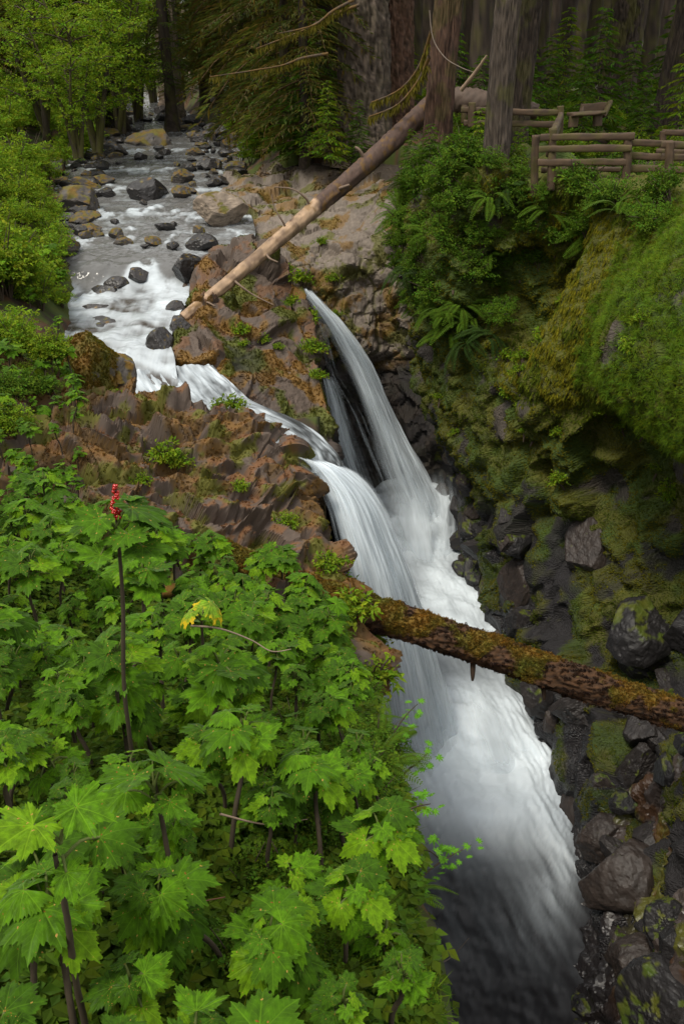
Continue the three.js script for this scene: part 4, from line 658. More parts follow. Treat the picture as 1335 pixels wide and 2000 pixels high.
// the picture's edge of the near slope: the plants stay below it
const SKYLINE = [[-200, 850], [0, 868], [100, 880], [190, 955], [300, 985], [400, 1015], [470, 1020], [560, 1020], [620, 1110], [670, 1180], [735, 1350], [770, 1480], [790, 1600], [810, 1750], [850, 1900], [880, 2100]];
const limitY = (px) => table(SKYLINE.map(([a, b]) => [a, b]), px)[1];
const below = (p, pad = 0) => { const [u, v] = toPx(p); return v > limitY(u) + pad && u < 870; };
const place = (pr, x, D, s, turn, label, group, tilt, sink = 0.05) => { const o = copyOf(pr, V(x, groundY(x, D) - sink, -D), s, turn, label, tilt); if (group) o.userData.group = group; o.userData.label = label; return o; };
const planted = [];
{
  const far2 = (x, D, r) => planted.every(([a, b]) => (a - x) ** 2 + (b - D) ** 2 > r * r);
  for (let i = 0; i < 9000 && planted.length < 236; i++) {
    const D = 0.9 + 9.2 * Math.pow(rnd(), 0.85), x = rr(-6.2, 0.6), s = rr(0.8, 1.2), pr = pick(D < 3.6 ? CLUB_LOW : CLUB), turn = rr(0, 6.28), p = V(x, groundY(x, D), -D), top = p.clone().add(V(0, 0.75 * s, 0));
    if (!seen(top, 90) || !far2(x, D, D < 4.5 ? lerp(0.17, 0.27, rnd()) : lerp(0.24, 0.37, rnd()))) continue;
    let ok = true; for (const m of pr.children) if (m.name === 'leaf' && !below(p.clone().add(m.position.clone().applyAxisAngle(UP, turn).multiplyScalar(s)).add(V(0.03, 0.05, 0)), 5)) { ok = false; break; }
    if (!ok) continue;
    planted.push([x, D]); const [u, v] = toPx(top), where = u < 330 && v < 1180 ? ['near the tall one with red berries', 'beside the red berries'] : v < 1300 ? ['below the rock ledge and the mossy log', 'below the ledge'] : u > 540 ? ['along the brink above the pool', 'along the brink'] : v > 1650 ? ['around the shaded gap with reddish dead twigs', 'round the shaded gap'] : ['in the dense middle of the near slope', 'in the middle of the near slope']; place(pr, x, D, s, turn, 'devils club with broad toothed leaves ' + where[0], 'broad leaved plants ' + where[1], [rr(-0.1, 0.1), rr(-0.15, 0.1)]);
  }
}
// single ones the picture shows well: [px, py, D] of the whorl's top, height above the ground comes from it
function heroClub(px, py, D, n, size, bend, label, berries) { const t = W(px, py, D), gy = groundY(t.x - bend, D), H = Math.max(0.35, t.y - gy), pr = makeClub(H, n, size, bend, berries); const o = copyOf(pr, V(t.x - bend, gy, -D), 1, 0); o.userData.label = label; delete o.userData.group; return o; }
seed(77);
heroClub(228, 1030, 3.6, 9, 0.2, 0.09, 'tall devils club topped by a spike of red berries', true);
heroClub(118, 1640, 1.85, 6, 0.15, 0.05, 'devils club with large shining leaves spread low over the near slope');
heroClub(300, 1540, 2.6, 6, 0.15, -0.04, 'devils club with brown spotted leaves above the shaded gap in the slope');
heroClub(640, 1205, 6.6, 7, 0.15, 0.05, 'devils club standing before the left end of the mossy log');
heroClub(560, 1600, 3.6, 7, 0.14, 0.02, 'devils club leaning over the drop toward the pool');
{ const o = heroClub(395, 1205, 4.4, 5, 0.12, 0.05, 'devils club with a few yellowing leaves below the mossy branch'); o.children.filter((c) => c.name === 'leaf').slice(0, 3).forEach((c) => { c.material = YELLOW_SKIN; c.userData.label = 'yellow edged leaf'; }); }
// smaller in view: on the bank left of the river
{
  const done = [];
  for (let i = 0; i < 3000 && done.length < 14; i++) {
    const D = rr(14.6, 21), x = rr(-11, -4.5), p = V(x, groundY(x, D), -D), [u, v] = toPx(p.clone().add(V(0, 0.7, 0))), [, xl] = table(RIVER, D);
    if (u < -40 || u > 205 - Math.max(0, v - 560) * 0.25 || v < 430 || v > 860 || (D > 15 && x > xl - 0.5) || done.some(([a, b]) => (a - x) ** 2 + (b - D) ** 2 < 0.2)) continue;
    done.push([x, D]); place(pick(SMALL_CLUB), x, D, rr(0.8, 1.25), rr(0, 6.28), 'devils club on the slope left of the river and the mossy boulder', 'broad leaved plants left of the river', [rr(-0.1, 0.1), rr(-0.2, 0)]);
  }
}
{
  let k = 0; const done = [];
  scatter(SURF.ledge, 14000, (p) => { const [u, v] = toPx(p.clone().add(V(0, 0.5, 0))); if (k >= 66 || u < -60 || u > 150 - Math.max(0, 800 - v) * 0.1 || v < 560 || v > 930 || done.some((q) => q.distanceToSquared(p) < 0.1)) return; done.push(p); k++; const o = copyOf(pick(SMALL_CLUB), p.clone().add(V(0, -0.08, 0)), rr(0.6, 1.0), rr(0, 6.28)); o.userData.label = 'devils club growing over the left end of the rock ledge'; o.userData.group = 'broad leaved plants over the ledge'; });
}
{ let k = 0; const done = []; seed(66); scatter(SURF.ledge, 9000, (p) => { const [u, v] = toPx(p); if (k >= 26 || u < -60 || u > 120 - Math.max(0, v - 700) * 0.3 || v < 600 || v > 860 || done.some((q) => q.distanceToSquared(p) < 0.12)) return; done.push(p); k++; copyOf(pick(k % 3 ? HUCK : BUSH), p.clone().add(V(0, -0.05, 0)), k % 3 ? rr(0.4, 0.8) : rr(0.25, 0.4), rr(0, 6), 'low leafy shrub between the broad leaves over the left end of the ledge').userData.group = 'shrubs over the left end of the ledge'; }); }
// vine maple sprays at the brink: thin branches with small lobed leaves
const MAPLE_SKIN = leafSkin(leafTexture([92, 148, 30], [120, 170, 60], 3, 12));
function vineMaple(points, n, size, label) {
  const o = thing('vine_maple', label, 'sapling', undefined, points[0]), P = points.map((p) => p.clone().sub(points[0]));
  mesh('branch', tube(P, P.map((_, i) => lerp(0.012, 0.003, i / (P.length - 1))), 6, 30, null, caneCol), stemMat, o);
  for (let i = 0; i < n; i++) { const s = (0.3 + 0.7 * i / n) * (P.length - 1), c = crRow(P, s, V()), a = (i % 2 ? 1 : -1) * rr(0.5, 1.4) + rr(-0.3, 0.3), off = V(Math.cos(a) * 0.09, rr(0, 0.06), Math.sin(a) * 0.09), m = mesh('leaf', pick(MAPLE_LEAF), MAPLE_SKIN, o); m.position.copy(c).add(off); m.rotation.order = 'YXZ'; m.rotation.set(rr(0.1, 0.6), rr(0, 6.28), rr(-0.3, 0.3)); m.scale.setScalar(size * rr(0.7, 1.2)); }
}
vineMaple([W(740, 1500, 4.9), W(765, 1440, 5.0), W(790, 1400, 5.05), W(815, 1375, 5.1)], 12, 0.05, 'thin maple twig reaching up beside the falling water');
vineMaple([W(760, 1560, 4.5), W(790, 1510, 4.6), W(815, 1490, 4.65), W(835, 1470, 4.7)], 10, 0.05, 'thin maple twig with few leaves above the fern at the brink');
vineMaple([W(760, 1800, 3.5), W(800, 1740, 3.7), W(850, 1690, 3.85), W(920, 1650, 4.0)], 18, 0.045, 'maple branch stretched far out over the dark pool');
vineMaple([W(755, 1790, 3.5), W(800, 1700, 3.7), W(830, 1660, 3.8), W(870, 1690, 3.9)], 18, 0.05, 'maple branch with clustered leaves at the edge of the dark pool');
vineMaple([W(700, 1680, 3.6), W(760, 1610, 3.8), W(800, 1580, 3.9), W(840, 1570, 4.0)], 16, 0.05, 'maple branch in front of the foam below the fern');

// ferns: arching fronds with paired leaflets
function frondGeometry(len, arch, pairs, width) {
  const L = new Leaves(), P = (s) => V(0, arch * len * (s - 1.35 * s * s), len * s * (1 - 0.12 * s));
  for (let i = 0; i < pairs; i++) { const s = 0.1 + 0.9 * i / pairs, p = P(s), q = P(Math.min(1, s + 0.02)), d = q.sub(p).normalize(), w = width * len * Math.pow(Math.sin(Math.PI * Math.pow(1 - s, 0.75) * 0.92 + 0.12), 0.9), nn = V(0, d.z, -d.y); for (const e of [-1, 1]) { const dir = V(e, -0.1, 0).addScaledVector(d, 0.35).normalize(); L.blade(p, dir, nn, w, Math.max(0.008, len / pairs * 0.85), tone(0.85, 1.15, 0.08), 0.15); } }
  const g = L.geometry(), st = tube([P(0), P(0.35), P(0.7), P(1)], [0.006, 0.005, 0.003, 0.001].map((v) => v * len * 1.6), 4, 8, null, () => [0.9, 0.7, 0.6]).toNonIndexed();
  return join([g, st]);
}
seed(313);
const FROND = [frondGeometry(0.8, 0.75, 30, 0.14), frondGeometry(0.7, 0.55, 28, 0.15), frondGeometry(0.75, 0.95, 30, 0.13)];
function makeFern(n, mat) { const o = proto('sword_fern', '', 'fern', ''); for (let i = 0; i < n; i++) { const m = part('frond', pick(FROND), mat, o); m.rotation.order = 'YXZ'; m.rotation.set(rr(-0.5, 0.05), i * 2.4 + rr(-0.3, 0.3), rr(-0.2, 0.2)); m.scale.setScalar(rr(0.75, 1.15)); } return o; }
const FERN = [makeFern(13, GREEN.mid), makeFern(11, GREEN.mid), makeFern(12, GREEN.dark)];
const fernAt = (p, s, label, group, tilt) => { const o = copyOf(pick(FERN), p, s, rr(0, 6.28), label, tilt); o.userData.label = label; group ? o.userData.group = group : delete o.userData.group; };
// on the forest floor and on the rim
for (let i = 0; i < 90; i++) { const D = rr(18.5, 40), x = rr(2.2, 5 + D * 0.42), p = V(x, groundY(x, D), -D), [u, v] = toPx(p); if (u < 820 || groundH(x, D) > 3.2 || (u > 880 && u < 1200 && v > 225 && v < 345 && D < 24.5)) continue; fernAt(p, rr(0.8, 1.4), 'sword fern on the forest floor among the firs', 'ferns of the forest floor'); }
// hanging from the right rim and wall: taken from points of the wall
{
  const inPoly = (u, v, P) => { let c = false; for (let i = 0, j = P.length - 1; i < P.length; j = i++) if ((P[i][1] > v) !== (P[j][1] > v) && u < (P[j][0] - P[i][0]) * (v - P[i][1]) / (P[j][1] - P[i][1]) + P[i][0]) c = !c; return c; };
  let nf = 0, ns = 0; const used = [];
  scatter(SURF.wall, 5200, (p, n) => {
    const [u, v] = toPx(p); if (!seen(p, 40)) return;
    const green = inPoly(u, v, [[720, 330], [800, 300], [1040, 350], [1335, 340], [1335, 430], [1150, 470], [1100, 520], [1000, 560], [960, 690], [840, 640], [780, 560], [730, 430]]);
    if (!green || (u > 1020 && u < 1330 && v > 225 && v < 385) || used.some((q) => q.distanceToSquared(p) < 0.07)) return; used.push(p);
    const lean = [rr(-0.2, 0.2), clamp(-n.x * 0.8, 0, 0.8)];
    if (rnd() < 0.2 && nf < 34) { nf++; fernAt(p, rr(0.7, 1.15), 'sword fern hanging over the right brink of the gorge', 'ferns at the right brink', lean); }
    else if (ns < 150) { ns++; const o = copyOf(pick(HUCK), p.clone().addScaledVector(n, -0.05), rr(0.45, 0.95), rr(0, 6.28), null, lean); }
  });
  // sparse plants lower on the wall and on the rocks
  let k = 0; scatter(SURF.wall, 900, (p, n) => { if (k > 30 || !seen(p, 0) || CY - p.y > 8) return; const [u, v] = toPx(p); if (v < 560 || u < 850) return; k++; copyOf(pick(TUFTS), p, rr(0.6, 1.2), rr(0, 6), 'small green plant rooted in the moss of the right wall', [0, 0.6]).userData.group = 'plants on the mossy right wall'; });
  const snap = (g, px, py) => { let best = null, bd = 1e9; const a = g.attributes.position, q = V(); for (let i = 0; i < a.count; i += 3) { q.fromBufferAttribute(a, i); const [u, v] = toPx(q), d = (u - px) ** 2 + (v - py) ** 2 ; if (d < bd) { bd = d; best = q.clone(); } } return best; };
  seed(55);
  for (const [g, px, py, s] of [['island', 472, 652, 1.1], ['island', 508, 668, 1.0], ['island', 545, 685, 0.7], ['island', 478, 680, 0.7], ['island', 590, 560, 1.6], ['island', 600, 640, 1.8], ['island', 610, 690, 1.5], ['island', 570, 600, 1.2], ['island', 620, 740, 1.0], ['island', 440, 540, 1.0], ['ledge', 455, 803, 1.3], ['ledge', 430, 800, 0.9], ['ledge', 325, 905, 1.5], ['ledge', 345, 915, 1.1], ['ledge', 280, 940, 0.8], ['ledge', 575, 1050, 1.6], ['ledge', 600, 1080, 1.5], ['ledge', 560, 1030, 1.0], ['ledge', 620, 1100, 1.1], ['ledge', 470, 960, 0.8], ['ledge', 230, 780, 0.8], ['ledge', 560, 925, 0.6], ['ledge', 690, 1215, 1.8], ['ledge', 705, 1260, 1.8], ['ledge', 715, 1300, 1.8], ['ledge', 660, 1150, 1.4], ['ledge', 645, 1115, 1.3], ['ledge', 722, 1340, 1.8], ['ledge', 690, 1330, 1.6], ['back', 560, 540, 1.4], ['back', 630, 480, 1.0], ['back', 650, 550, 1.2], ['back', 655, 620, 1.0]]) copyOf(pick(TUFTS), snap(SURF[g], px, py).add(V(0, -0.02, 0)), s, rr(0, 6));
  for (const [px, py] of [[20, 640], [70, 655], [40, 690], [100, 675], [10, 600], [60, 620], [115, 650], [85, 700]]) copyOf(pick(BUSH), snap(SURF.ledge, px, py).add(V(0, -0.05, 0)), rr(0.3, 0.45), rr(0, 6), 'bright leafy bush just left of the tall moss wrapped boulder').userData.group = 'bushes left of the mossy boulder';
  for (const [px, py, s] of [[770, 420, 1.1], [850, 560, 1.3], [930, 640, 1.2], [900, 600, 1.0], [870, 620, 0.9], [1180, 400, 1.2]]) fernAt(snap(SURF.wall, px, py), s, 'large sword fern with long drooping fronds at the right brink', 'large ferns at the right brink', [0.2, 0.5]);
}
// low leaves that fill the near slope between the canes
const groundLeaf = (() => { const L = new Leaves(); seed(8); for (let i = 0; i < 9; i++) { const a = i * 2.4, r = rr(0.03, 0.13), c = V(Math.cos(a) * r, rr(0.04, 0.2), Math.sin(a) * r), d = V(Math.cos(a + 0.5), -0.15, Math.sin(a + 0.5)).normalize(); L.blade(c, d, V(-d.x * 0.3, 1, -d.z * 0.3).normalize(), 0.085, 0.06, tone(0.8, 1.2), 0.2); L.blade(c, V(-d.z, -0.1, d.x), UP, 0.065, 0.045, tone(0.8, 1.2), 0.2); L.blade(c, V(d.z, -0.1, -d.x), UP, 0.065, 0.045, tone(0.8, 1.2), 0.2); } return L.geometry(); })();
const grassTuft = (() => { const L = new Leaves(); seed(9); for (let i = 0; i < 14; i++) { const a = rr(0, 6.28), o = V(Math.cos(a), 0, Math.sin(a)), d = V(o.x * rr(0.1, 0.6), 1, o.z * rr(0.1, 0.6)).normalize(), p = o.clone().multiplyScalar(rr(0, 0.05)), l = rr(0.5, 1), m = p.clone().addScaledVector(d, l * 0.6), n = V(o.z, 0, -o.x), e = p.clone().addScaledVector(d, l * 0.9).addScaledVector(o, l * 0.4).add(V(0, -0.12 * l, 0)), t = tone(0.8, 1.2); L.tri(p.clone().addScaledVector(n, 0.014), p.clone().addScaledVector(n, -0.014), m, t); L.tri(m.clone().addScaledVector(n, 0.013), m.clone().addScaledVector(n, -0.013), e, t); L.tri(p, m.clone().addScaledVector(n, 0.013), m.clone().addScaledVector(n, -0.013), t); } return L.geometry(); })();
const mossTuft = (() => { const L = new Leaves(); seed(10); for (let i = 0; i < 9; i++) { const u = unit(); u.y = Math.abs(u.y) + 0.5; u.normalize(); const p = V(rr(-0.5, 0.5), -0.1, rr(-0.5, 0.5)); L.blade(p, u, V(u.z, 0.2, -u.x).normalize(), rr(0.6, 1.1), rr(0.3, 0.5), tone(0.75, 1.25, 0.12), 0.2); } return L.geometry(); })();
function cover(name, label, category, g, m, list) {                // list of [position, direction, size, stretch, tint]
  const o = new THREE.InstancedMesh(g, m, list.length), q = new THREE.Quaternion(), q2 = new THREE.Quaternion(), c = new THREE.Color();
  list.forEach(([p, d, s, k, t], i) => { q.setFromUnitVectors(UP, d); q2.setFromAxisAngle(UP, rnd() * 6.28); M4.compose(p, q.multiply(q2), V(s, s * k, s)); o.setMatrixAt(i, M4); c.setRGB(...t); o.setColorAt(i, c); });
  o.name = numbered(name); scene.add(shade(o)); tag(o, label, category); o.userData.kind = 'stuff'; return o;
}
{
  seed(4); const a = [], b = [];
  for (let i = 0; i < 42000; i++) { const D = 0.6 + 9 * Math.pow(rnd(), 0.9), x = rr(-6.5, 0.9), p = V(x, groundY(x, D) - 0.01, -D); if (!seen(p, 60) || !below(p.clone().add(V(0, 0.2, 0)), -10)) continue; const edge = sstep(-1.0, 0.2, x + 0.6 * fbm(x, D, 3, 2)); if (rnd() < edge * 0.3) b.push([p, V(rr(0, 0.5), 1, rr(-0.2, 0.3)).normalize(), rr(0.10, 0.22), 1, tone(0.7, 1.2)]); else if (rnd() < 0.5) a.push([p, V(rr(-0.2, 0.3), 1, rr(-0.2, 0.2)).normalize(), rr(0.5, 0.95), 1, tone(0.55, 1.05)]); }
  cover('ground_leaves', 'low three-leafed green ground cover between the broad leaved plants', 'ground cover', groundLeaf, GREEN.mid, a);
  cover('brink_grass', 'thin green grass hanging along the brink of the near slope', 'grass', grassTuft, GREEN.grass, b);
}
{
  seed(5); const hang = [], grass = [], small = [];
  scatter(SURF.wall, 230000, (p, n, info) => {
    if (!seen(p, 20) || info[3] < 0.35 || (toPx(p)[0] > 1030 && toPx(p)[1] < 370)) return; const h = CY - p.y, D = -p.z, drape = sstep(6.2, 5.2, h) * sstep(17.8, 16.8, D) * sstep(13.4, 14.2, D), down = V(rr(-0.15, 0.15), -1, rr(-0.15, 0.35)).addScaledVector(n, -n.dot(V(0, -1, 0)) * -1).normalize(), t = 0.75 + 0.5 * rnd(), g = fbm(p.x * 0.8, p.y * 0.8, p.z * 0.8, 3);
    if (h < 5 && D < 14.6 && D > 10 && rnd() < 0.5) { grass.push([p, V(-0.4, 0.7, 0.2).addScaledVector(n, 0.6).add(V(rr(-0.3, 0.3), -0.3, rr(-0.3, 0.3))).normalize(), rr(0.10, 0.22), 1, tone(0.7, 1.2)]); return; }
    const d = n.clone().multiplyScalar(0.55).add(V(0, -0.9 - drape, 0.2 * drape)).add(V(rr(-0.3, 0.3), rr(-0.3, 0.3), rr(-0.3, 0.3))).normalize();
    hang.push([p, drape > 0.3 ? d.clone().add(V(-0.5, -1.2, 0)).normalize() : d, rr(0.02, 0.036), lerp(1.2, 5.5, drape) * rr(0.7, 1.3), mul3(g > 0 ? [0.118, 0.122, 0.009] : [0.068, 0.095, 0.008], t * (1 + 0.5 * drape))]);
  });
  const mossMat = leafMat([1, 1, 1], { vertexColors: true, transmission: 0.2 });
  cover('hanging_moss', 'yellow green moss hanging down the right wall of the gorge', 'moss', mossTuft, mossMat, hang);
  cover('hummock_grass', 'fine green grass on the hummocks of the right wall', 'grass', grassTuft, GREEN.grass, grass);
  for (const key of ['ledge', 'island', 'back']) scatter(SURF[key], 52000, (p, n, info, i0) => { const c = SURF[key].attributes.color, r = c.getX(i0), g = c.getY(i0), b = c.getZ(i0); if (!seen(p, 10) || b > 0.03 || r < 0.05 || g < r * 0.45) return; small.push([p, n.clone().addScaledVector(unit(), 0.4).normalize(), rr(0.018, 0.04), rr(0.6, 1.3), mul3([r, g, b], rr(0.8, 1.3))]); });
  scatter(SURF.log, 26000, (p, n, info, i0) => { const c = SURF.log.attributes.color, r = c.getX(i0), g = c.getY(i0); if (g < r * 0.5 || !seen(p, 10)) return; small.push([p, n.clone().addScaledVector(unit(), 0.5).normalize(), rr(0.018, 0.04), rr(0.7, 1.4), mul3([r, g, 0.012], rr(0.8, 1.3))]); });
  cover('rock_moss', 'orange and green moss tufts on the rocks and the log by the falls', 'moss', mossTuft, mossMat, small);
}
// the brink of the near slope: ferns and small shrubs
{
  seed(612);
  for (const [px, py, D, s] of [[735, 1500, 4.9, 0.7], [745, 1560, 4.6, 0.6], [700, 1440, 5.3, 0.6], [780, 1900, 3.2, 0.4], [720, 1870, 3.0, 0.4], [690, 1700, 3.6, 0.5]]) { const t = W(px, py, D); fernAt(V(t.x, groundY(t.x, D), -D), s, 'sword fern at the brink of the near slope above the pool', 'ferns at the near brink', [0, -0.4]); }
  let n = 0; for (let i = 0; i < 1800 && n < 150; i++) { const D = rr(2.2, 8.5), rl = table(RIM_L, D)[1], x = rl - rr(-0.05, 1.1), p = V(x, groundY(x, D) - 0.03, -D); if (!below(p.clone().add(V(0.1, 0.25, 0)), 10) || !seen(p, 20)) continue; n++; copyOf(pick(HUCK), p, rr(0.2, 0.45), rr(0, 6), 'low small leaved shrub along the brink of the near slope', [0, -0.35]).userData.group = 'small shrubs of the near brink'; }
}
// the left hillside beyond the slope's broad leaves
{ seed(818); let n = 0; for (let i = 0; i < 400 && n < 46; i++) { const D = rr(5, 24), x = rr(-19, -5.5), p = V(x, groundY(x, D) - 0.05, -D), [u] = toPx(p); if (u > -30) continue; n++; copyOf(pick(FLOOR), p, rr(0.8, 1.4), rr(0, 6), 'leafy shrub on the hillside left of the broad leaved plants').userData.group = 'shrubs of the left hillside'; } }
// ---------------------------------------------------------------- boulders of the river
function boulderGeometry(k, detail, mossCut, base, sx, sy, sz, sharp = 17, orange = 1) {
  seed(k); const planes = []; for (let i = 0; i < sharp; i++) planes.push([unit(), sharp < 17 ? rr(0.5, 0.95) : rr(0.66, 1.0)]);
  const g = mergeVertices(new THREE.IcosahedronGeometry(1, detail).deleteAttribute('normal').deleteAttribute('uv')), P = g.attributes.position, col = new Float32Array(P.count * 3), d = V();
  for (let i = 0; i < P.count; i++) {
    d.fromBufferAttribute(P, i).normalize(); let r = 1.08; for (const [n, o] of planes) { const c = d.dot(n); if (c > 0.05) r = Math.min(r, o / c); }
    r += 0.05 * fbm(d.x * 2.5 + k, d.y * 2.5, d.z * 2.5, 4) + 0.013 * fbm(d.x * 9, d.y * 9 + k, d.z * 9, 4); d.multiplyScalar(r); P.setXYZ(i, d.x * sx, d.y * sy, d.z * sz);
  }
  g.computeVertexNormals(); const N = g.attributes.normal;
  for (let i = 0; i < P.count; i++) { d.fromBufferAttribute(P, i); const q = d.clone().multiplyScalar(1.3); let c = mul3(base, 0.85 + 0.6 * (fbm(q.x * 2 + k, q.y * 2, q.z * 2, 5) + 0.25)); c = mix3(c, mul3(mix3(orange ? MOSS_O : MOSS, orange ? MOSS : MOSS_G, clamp(0.5 + fbm(q.x, q.y, q.z + k, 3))), grainy(q, 8)), 0.92 * sstep(mossCut - 0.06, mossCut + 0.06, fbm(q.x * 1.3 + k * 3, q.y * 1.3, q.z * 1.3, 5) + 0.42 * N.getY(i))); col.set(c, i * 3); }
  g.setAttribute('color', new THREE.BufferAttribute(col, 3)); return g;
}
const STONE = { dark: [0, 1, 2, 3, 4].map((i) => boulderGeometry(20 + i, 13, 0.75, mul3([0.02, 0.018, 0.0175], 1 + 0.3 * i), 1, 0.68, 0.9)), mossy: [0, 1, 2, 3].map((i) => boulderGeometry(40 + i, 13, 0.28, [0.08, 0.07, 0.062], 1, 0.7, 0.9)), pale: [0, 1].map((i) => boulderGeometry(60 + i, 18, 0.42, [0.27, 0.215, 0.165], 1.15, 0.62, 0.8)) };
const stoneMat = std({ vertexColors: true, roughness: 0.42, flatShading: true }), dryStone = std({ vertexColors: true, roughness: 0.85, flatShading: true });
function boulder(g, m, p, s, turn, label, group, name = 'river_boulder') { const o = mesh(name, g, m); o.position.copy(p); o.scale.set(...(Array.isArray(s) ? s : [s, s, s])); o.rotation.set(rr(-0.15, 0.15), turn, rr(-0.15, 0.15)); return tag(o, label, 'rock', group); }
seed(661);
boulder(STONE.pale[0], dryStone, W(432, 420, 25.8).add(V(0, 0.1, 0)), [0.72, 0.8, 0.75], 0.5, 'large tan boulder with orange moss on its top at the river edge');
const mossyBoulder = boulder(boulderGeometry(77, 20, -0.35, [0.08, 0.07, 0.06], 1, 0.8, 0.9), dryStone, W(178, 725, 15).add(V(0, -0.1, 0)), [0.6, 0.95, 0.6], 1.2, 'tall boulder wholly wrapped in orange moss left of the rapids', undefined, 'mossy_boulder');
boulder(STONE.mossy[1], dryStone, W(225, 730, 15.3), [0.4, 0.7, 0.4], 2.2, 'dark stone leaning on the tall moss wrapped boulder', undefined, 'mossy_boulder');
boulder(STONE.mossy[2], dryStone, W(155, 400, 27.5), 0.75, 0.3, 'round brown boulder with orange cap on the left shore');
boulder(STONE.mossy[3], dryStone, W(293, 288, 44), [1.5, 1.3, 1.2], 2.0, 'broad boulder with an orange moss cap amid the upper river');
boulder(STONE.dark[1], stoneMat, W(290, 382, 29.5), [0.75, 0.75, 0.6], 0.7, 'dark pointed boulder midstream above the small rapids');
boulder(STONE.dark[0], stoneMat, W(365, 525, 21.4), [0.42, 0.6, 0.4], 0.9, 'black wet stone parting the water at the brink of the step');
boulder(STONE.dark[2], stoneMat, W(318, 676, 17.7), [0.34, 0.55, 0.36], 0.9, 'black wet rock at the foot of the bare log beside the rapids');
boulder(STONE.dark[3], stoneMat, W(352, 640, 18.6), [0.3, 0.4, 0.3], 1.9, 'small dark mossy rock under the end of the bare log');
for (const [px, py, D, s] of [[230, 545, 21.3, 0.32], [270, 525, 21.5, 0.3], [205, 560, 21, 0.4], [300, 505, 22.2, 0.2], [190, 600, 20.0, 0.4], [205, 630, 19, 0.4], [345, 590, 19.8, 0.3]]) boulder(pick(STONE.dark), stoneMat, W(px, py + 14, D), s * rr(0.9, 1.2), rr(0, 6), 'wet black stone half drowned in the white rapids', 'stones in the rapids');
for (let i = 0; i < 205; i++) {
  const D = 23 + 44 * Math.pow(rnd(), 1.35), [, xl, xr, h] = table(RIVER, D), e = rnd(), x = e < 0.4 ? xl + rr(-1.2, 1.5) : e < 0.7 ? xr + rr(-1.5, 0.9) : rr(xl, xr), shore = e < 0.7, s = (0.15 + 0.34 * Math.pow(rnd(), 2.4)) * (shore ? 1.0 : 0.7) * (1 + (D - 23) * 0.018), p = V(x, CY - h + 0.04 + s * rr(0.0, 0.3) + (x < xl ? 0.25 * (xl - x) : 0), -D);
  if (D < 27 && x > xr - 0.3) continue; const mossy = rnd() < (shore ? 0.4 : 0.18);
  boulder(mossy ? pick(STONE.mossy) : pick(STONE.dark), mossy ? dryStone : stoneMat, p, [s * rr(0.8, 1.4), s * rr(0.7, 1.1), s], rr(0, 6), mossy ? 'moss topped stone among the rocks of the upper river' : 'bare dark stone among the rocks of the upper river', mossy ? 'mossy stones of the upper river' : 'dark stones of the upper river');
}
for (let i = 0; i < 70; i++) { const D = rr(22.5, 46), [, xl, xr, h] = table(RIVER, D), left = rnd() < 0.65, off = rr(-0.4, 1.0), x = left ? xl + 0.3 - off : xr - 0.2 + off; if (!left && D < 28) continue; const s = 0.14 + 0.4 * Math.pow(rnd(), 2), mossy = rnd() < 0.6; boulder(mossy ? pick(STONE.mossy) : pick(STONE.dark), mossy ? dryStone : stoneMat, V(x, CY - h + s * 0.1 + (left ? Math.max(0, off - 0.3) * 0.45 : 0.1), -D), [s * rr(0.8, 1.4), s * rr(0.7, 1.1), s], rr(0, 6), mossy ? 'moss topped stone on the stony shore of the upper river' : 'bare dark stone on the stony shore of the upper river', mossy ? 'mossy stones of the shore' : 'dark stones of the shore'); }
// angular blocks that stand out of the wet rock of the gorge: pieces of that rock
{
  seed(909);
  const blockGeo = (k, base, cut) => { const g = boulderGeometry(k, 22, cut, base, 1, 0.8, 0.8, 13, 0); return g; };
  const B = [0, 1, 2, 3, 4, 5].map((i) => blockGeo(120 + i, [[0.014, 0.0125, 0.013], [0.022, 0.018, 0.017], [0.034, 0.025, 0.021]][i % 3], i % 2 ? 0.5 : 0.8)), tmp = V();
  const put = (surface, owner, mat, n, keep, lo, hi) => { let k = 0; const used = []; scatter(surface, n * 60, (p, nn) => { if (k >= n || !seen(p, 30) || !keep(p) || used.some((q) => q.distanceToSquared(p) < lo * lo)) return; used.push(p); k++; const m = mesh('rock_block', pick(B), mat, owner), s = lo + (hi - lo) * Math.pow(rnd(), 1.8); m.position.copy(p).addScaledVector(nn, -s * 0.25); m.scale.set(s * rr(0.8, 1.2), s * rr(0.7, 1.5), s * rr(0.8, 1.2)); m.rotation.set(rr(-0.5, 0.5), rr(0, 6.28), rr(-0.5, 0.5)); }); };
  const blockMat = std({ vertexColors: true, roughness: 0.58, flatShading: true });
  put(SURF.front, frontRock, blockMat, 34, (p) => true, 0.3, 0.85);
  put(SURF.wall, wetWall, blockMat, 55, (p) => CY - p.y > 8.4 && CY - p.y < 12.5 && -p.z > 8.5, 0.25, 0.75);
}
{ // moss cushions on the tall boulder
  seed(31); mossyBoulder.updateMatrixWorld(); const list = [], nm = new THREE.Matrix3().getNormalMatrix(mossyBoulder.matrixWorld), g = mossyBoulder.geometry, c = g.attributes.color;
  scatter(g, 5200, (p, n, info, i0) => { if (c.getZ(i0) > 0.03) return; list.push([p.applyMatrix4(mossyBoulder.matrixWorld), n.applyMatrix3(nm).normalize().addScaledVector(unit(), 0.45).normalize(), rr(0.018, 0.04), rr(0.7, 1.3), mul3([c.getX(i0), c.getY(i0), 0.009], rr(0.75, 1.3))]); });
  cover('boulder_moss', 'orange moss on the tall boulder left of the rapids', 'moss', mossTuft, leafMat([1, 1, 1], { vertexColors: true, transmission: 0.2 }), list);
}
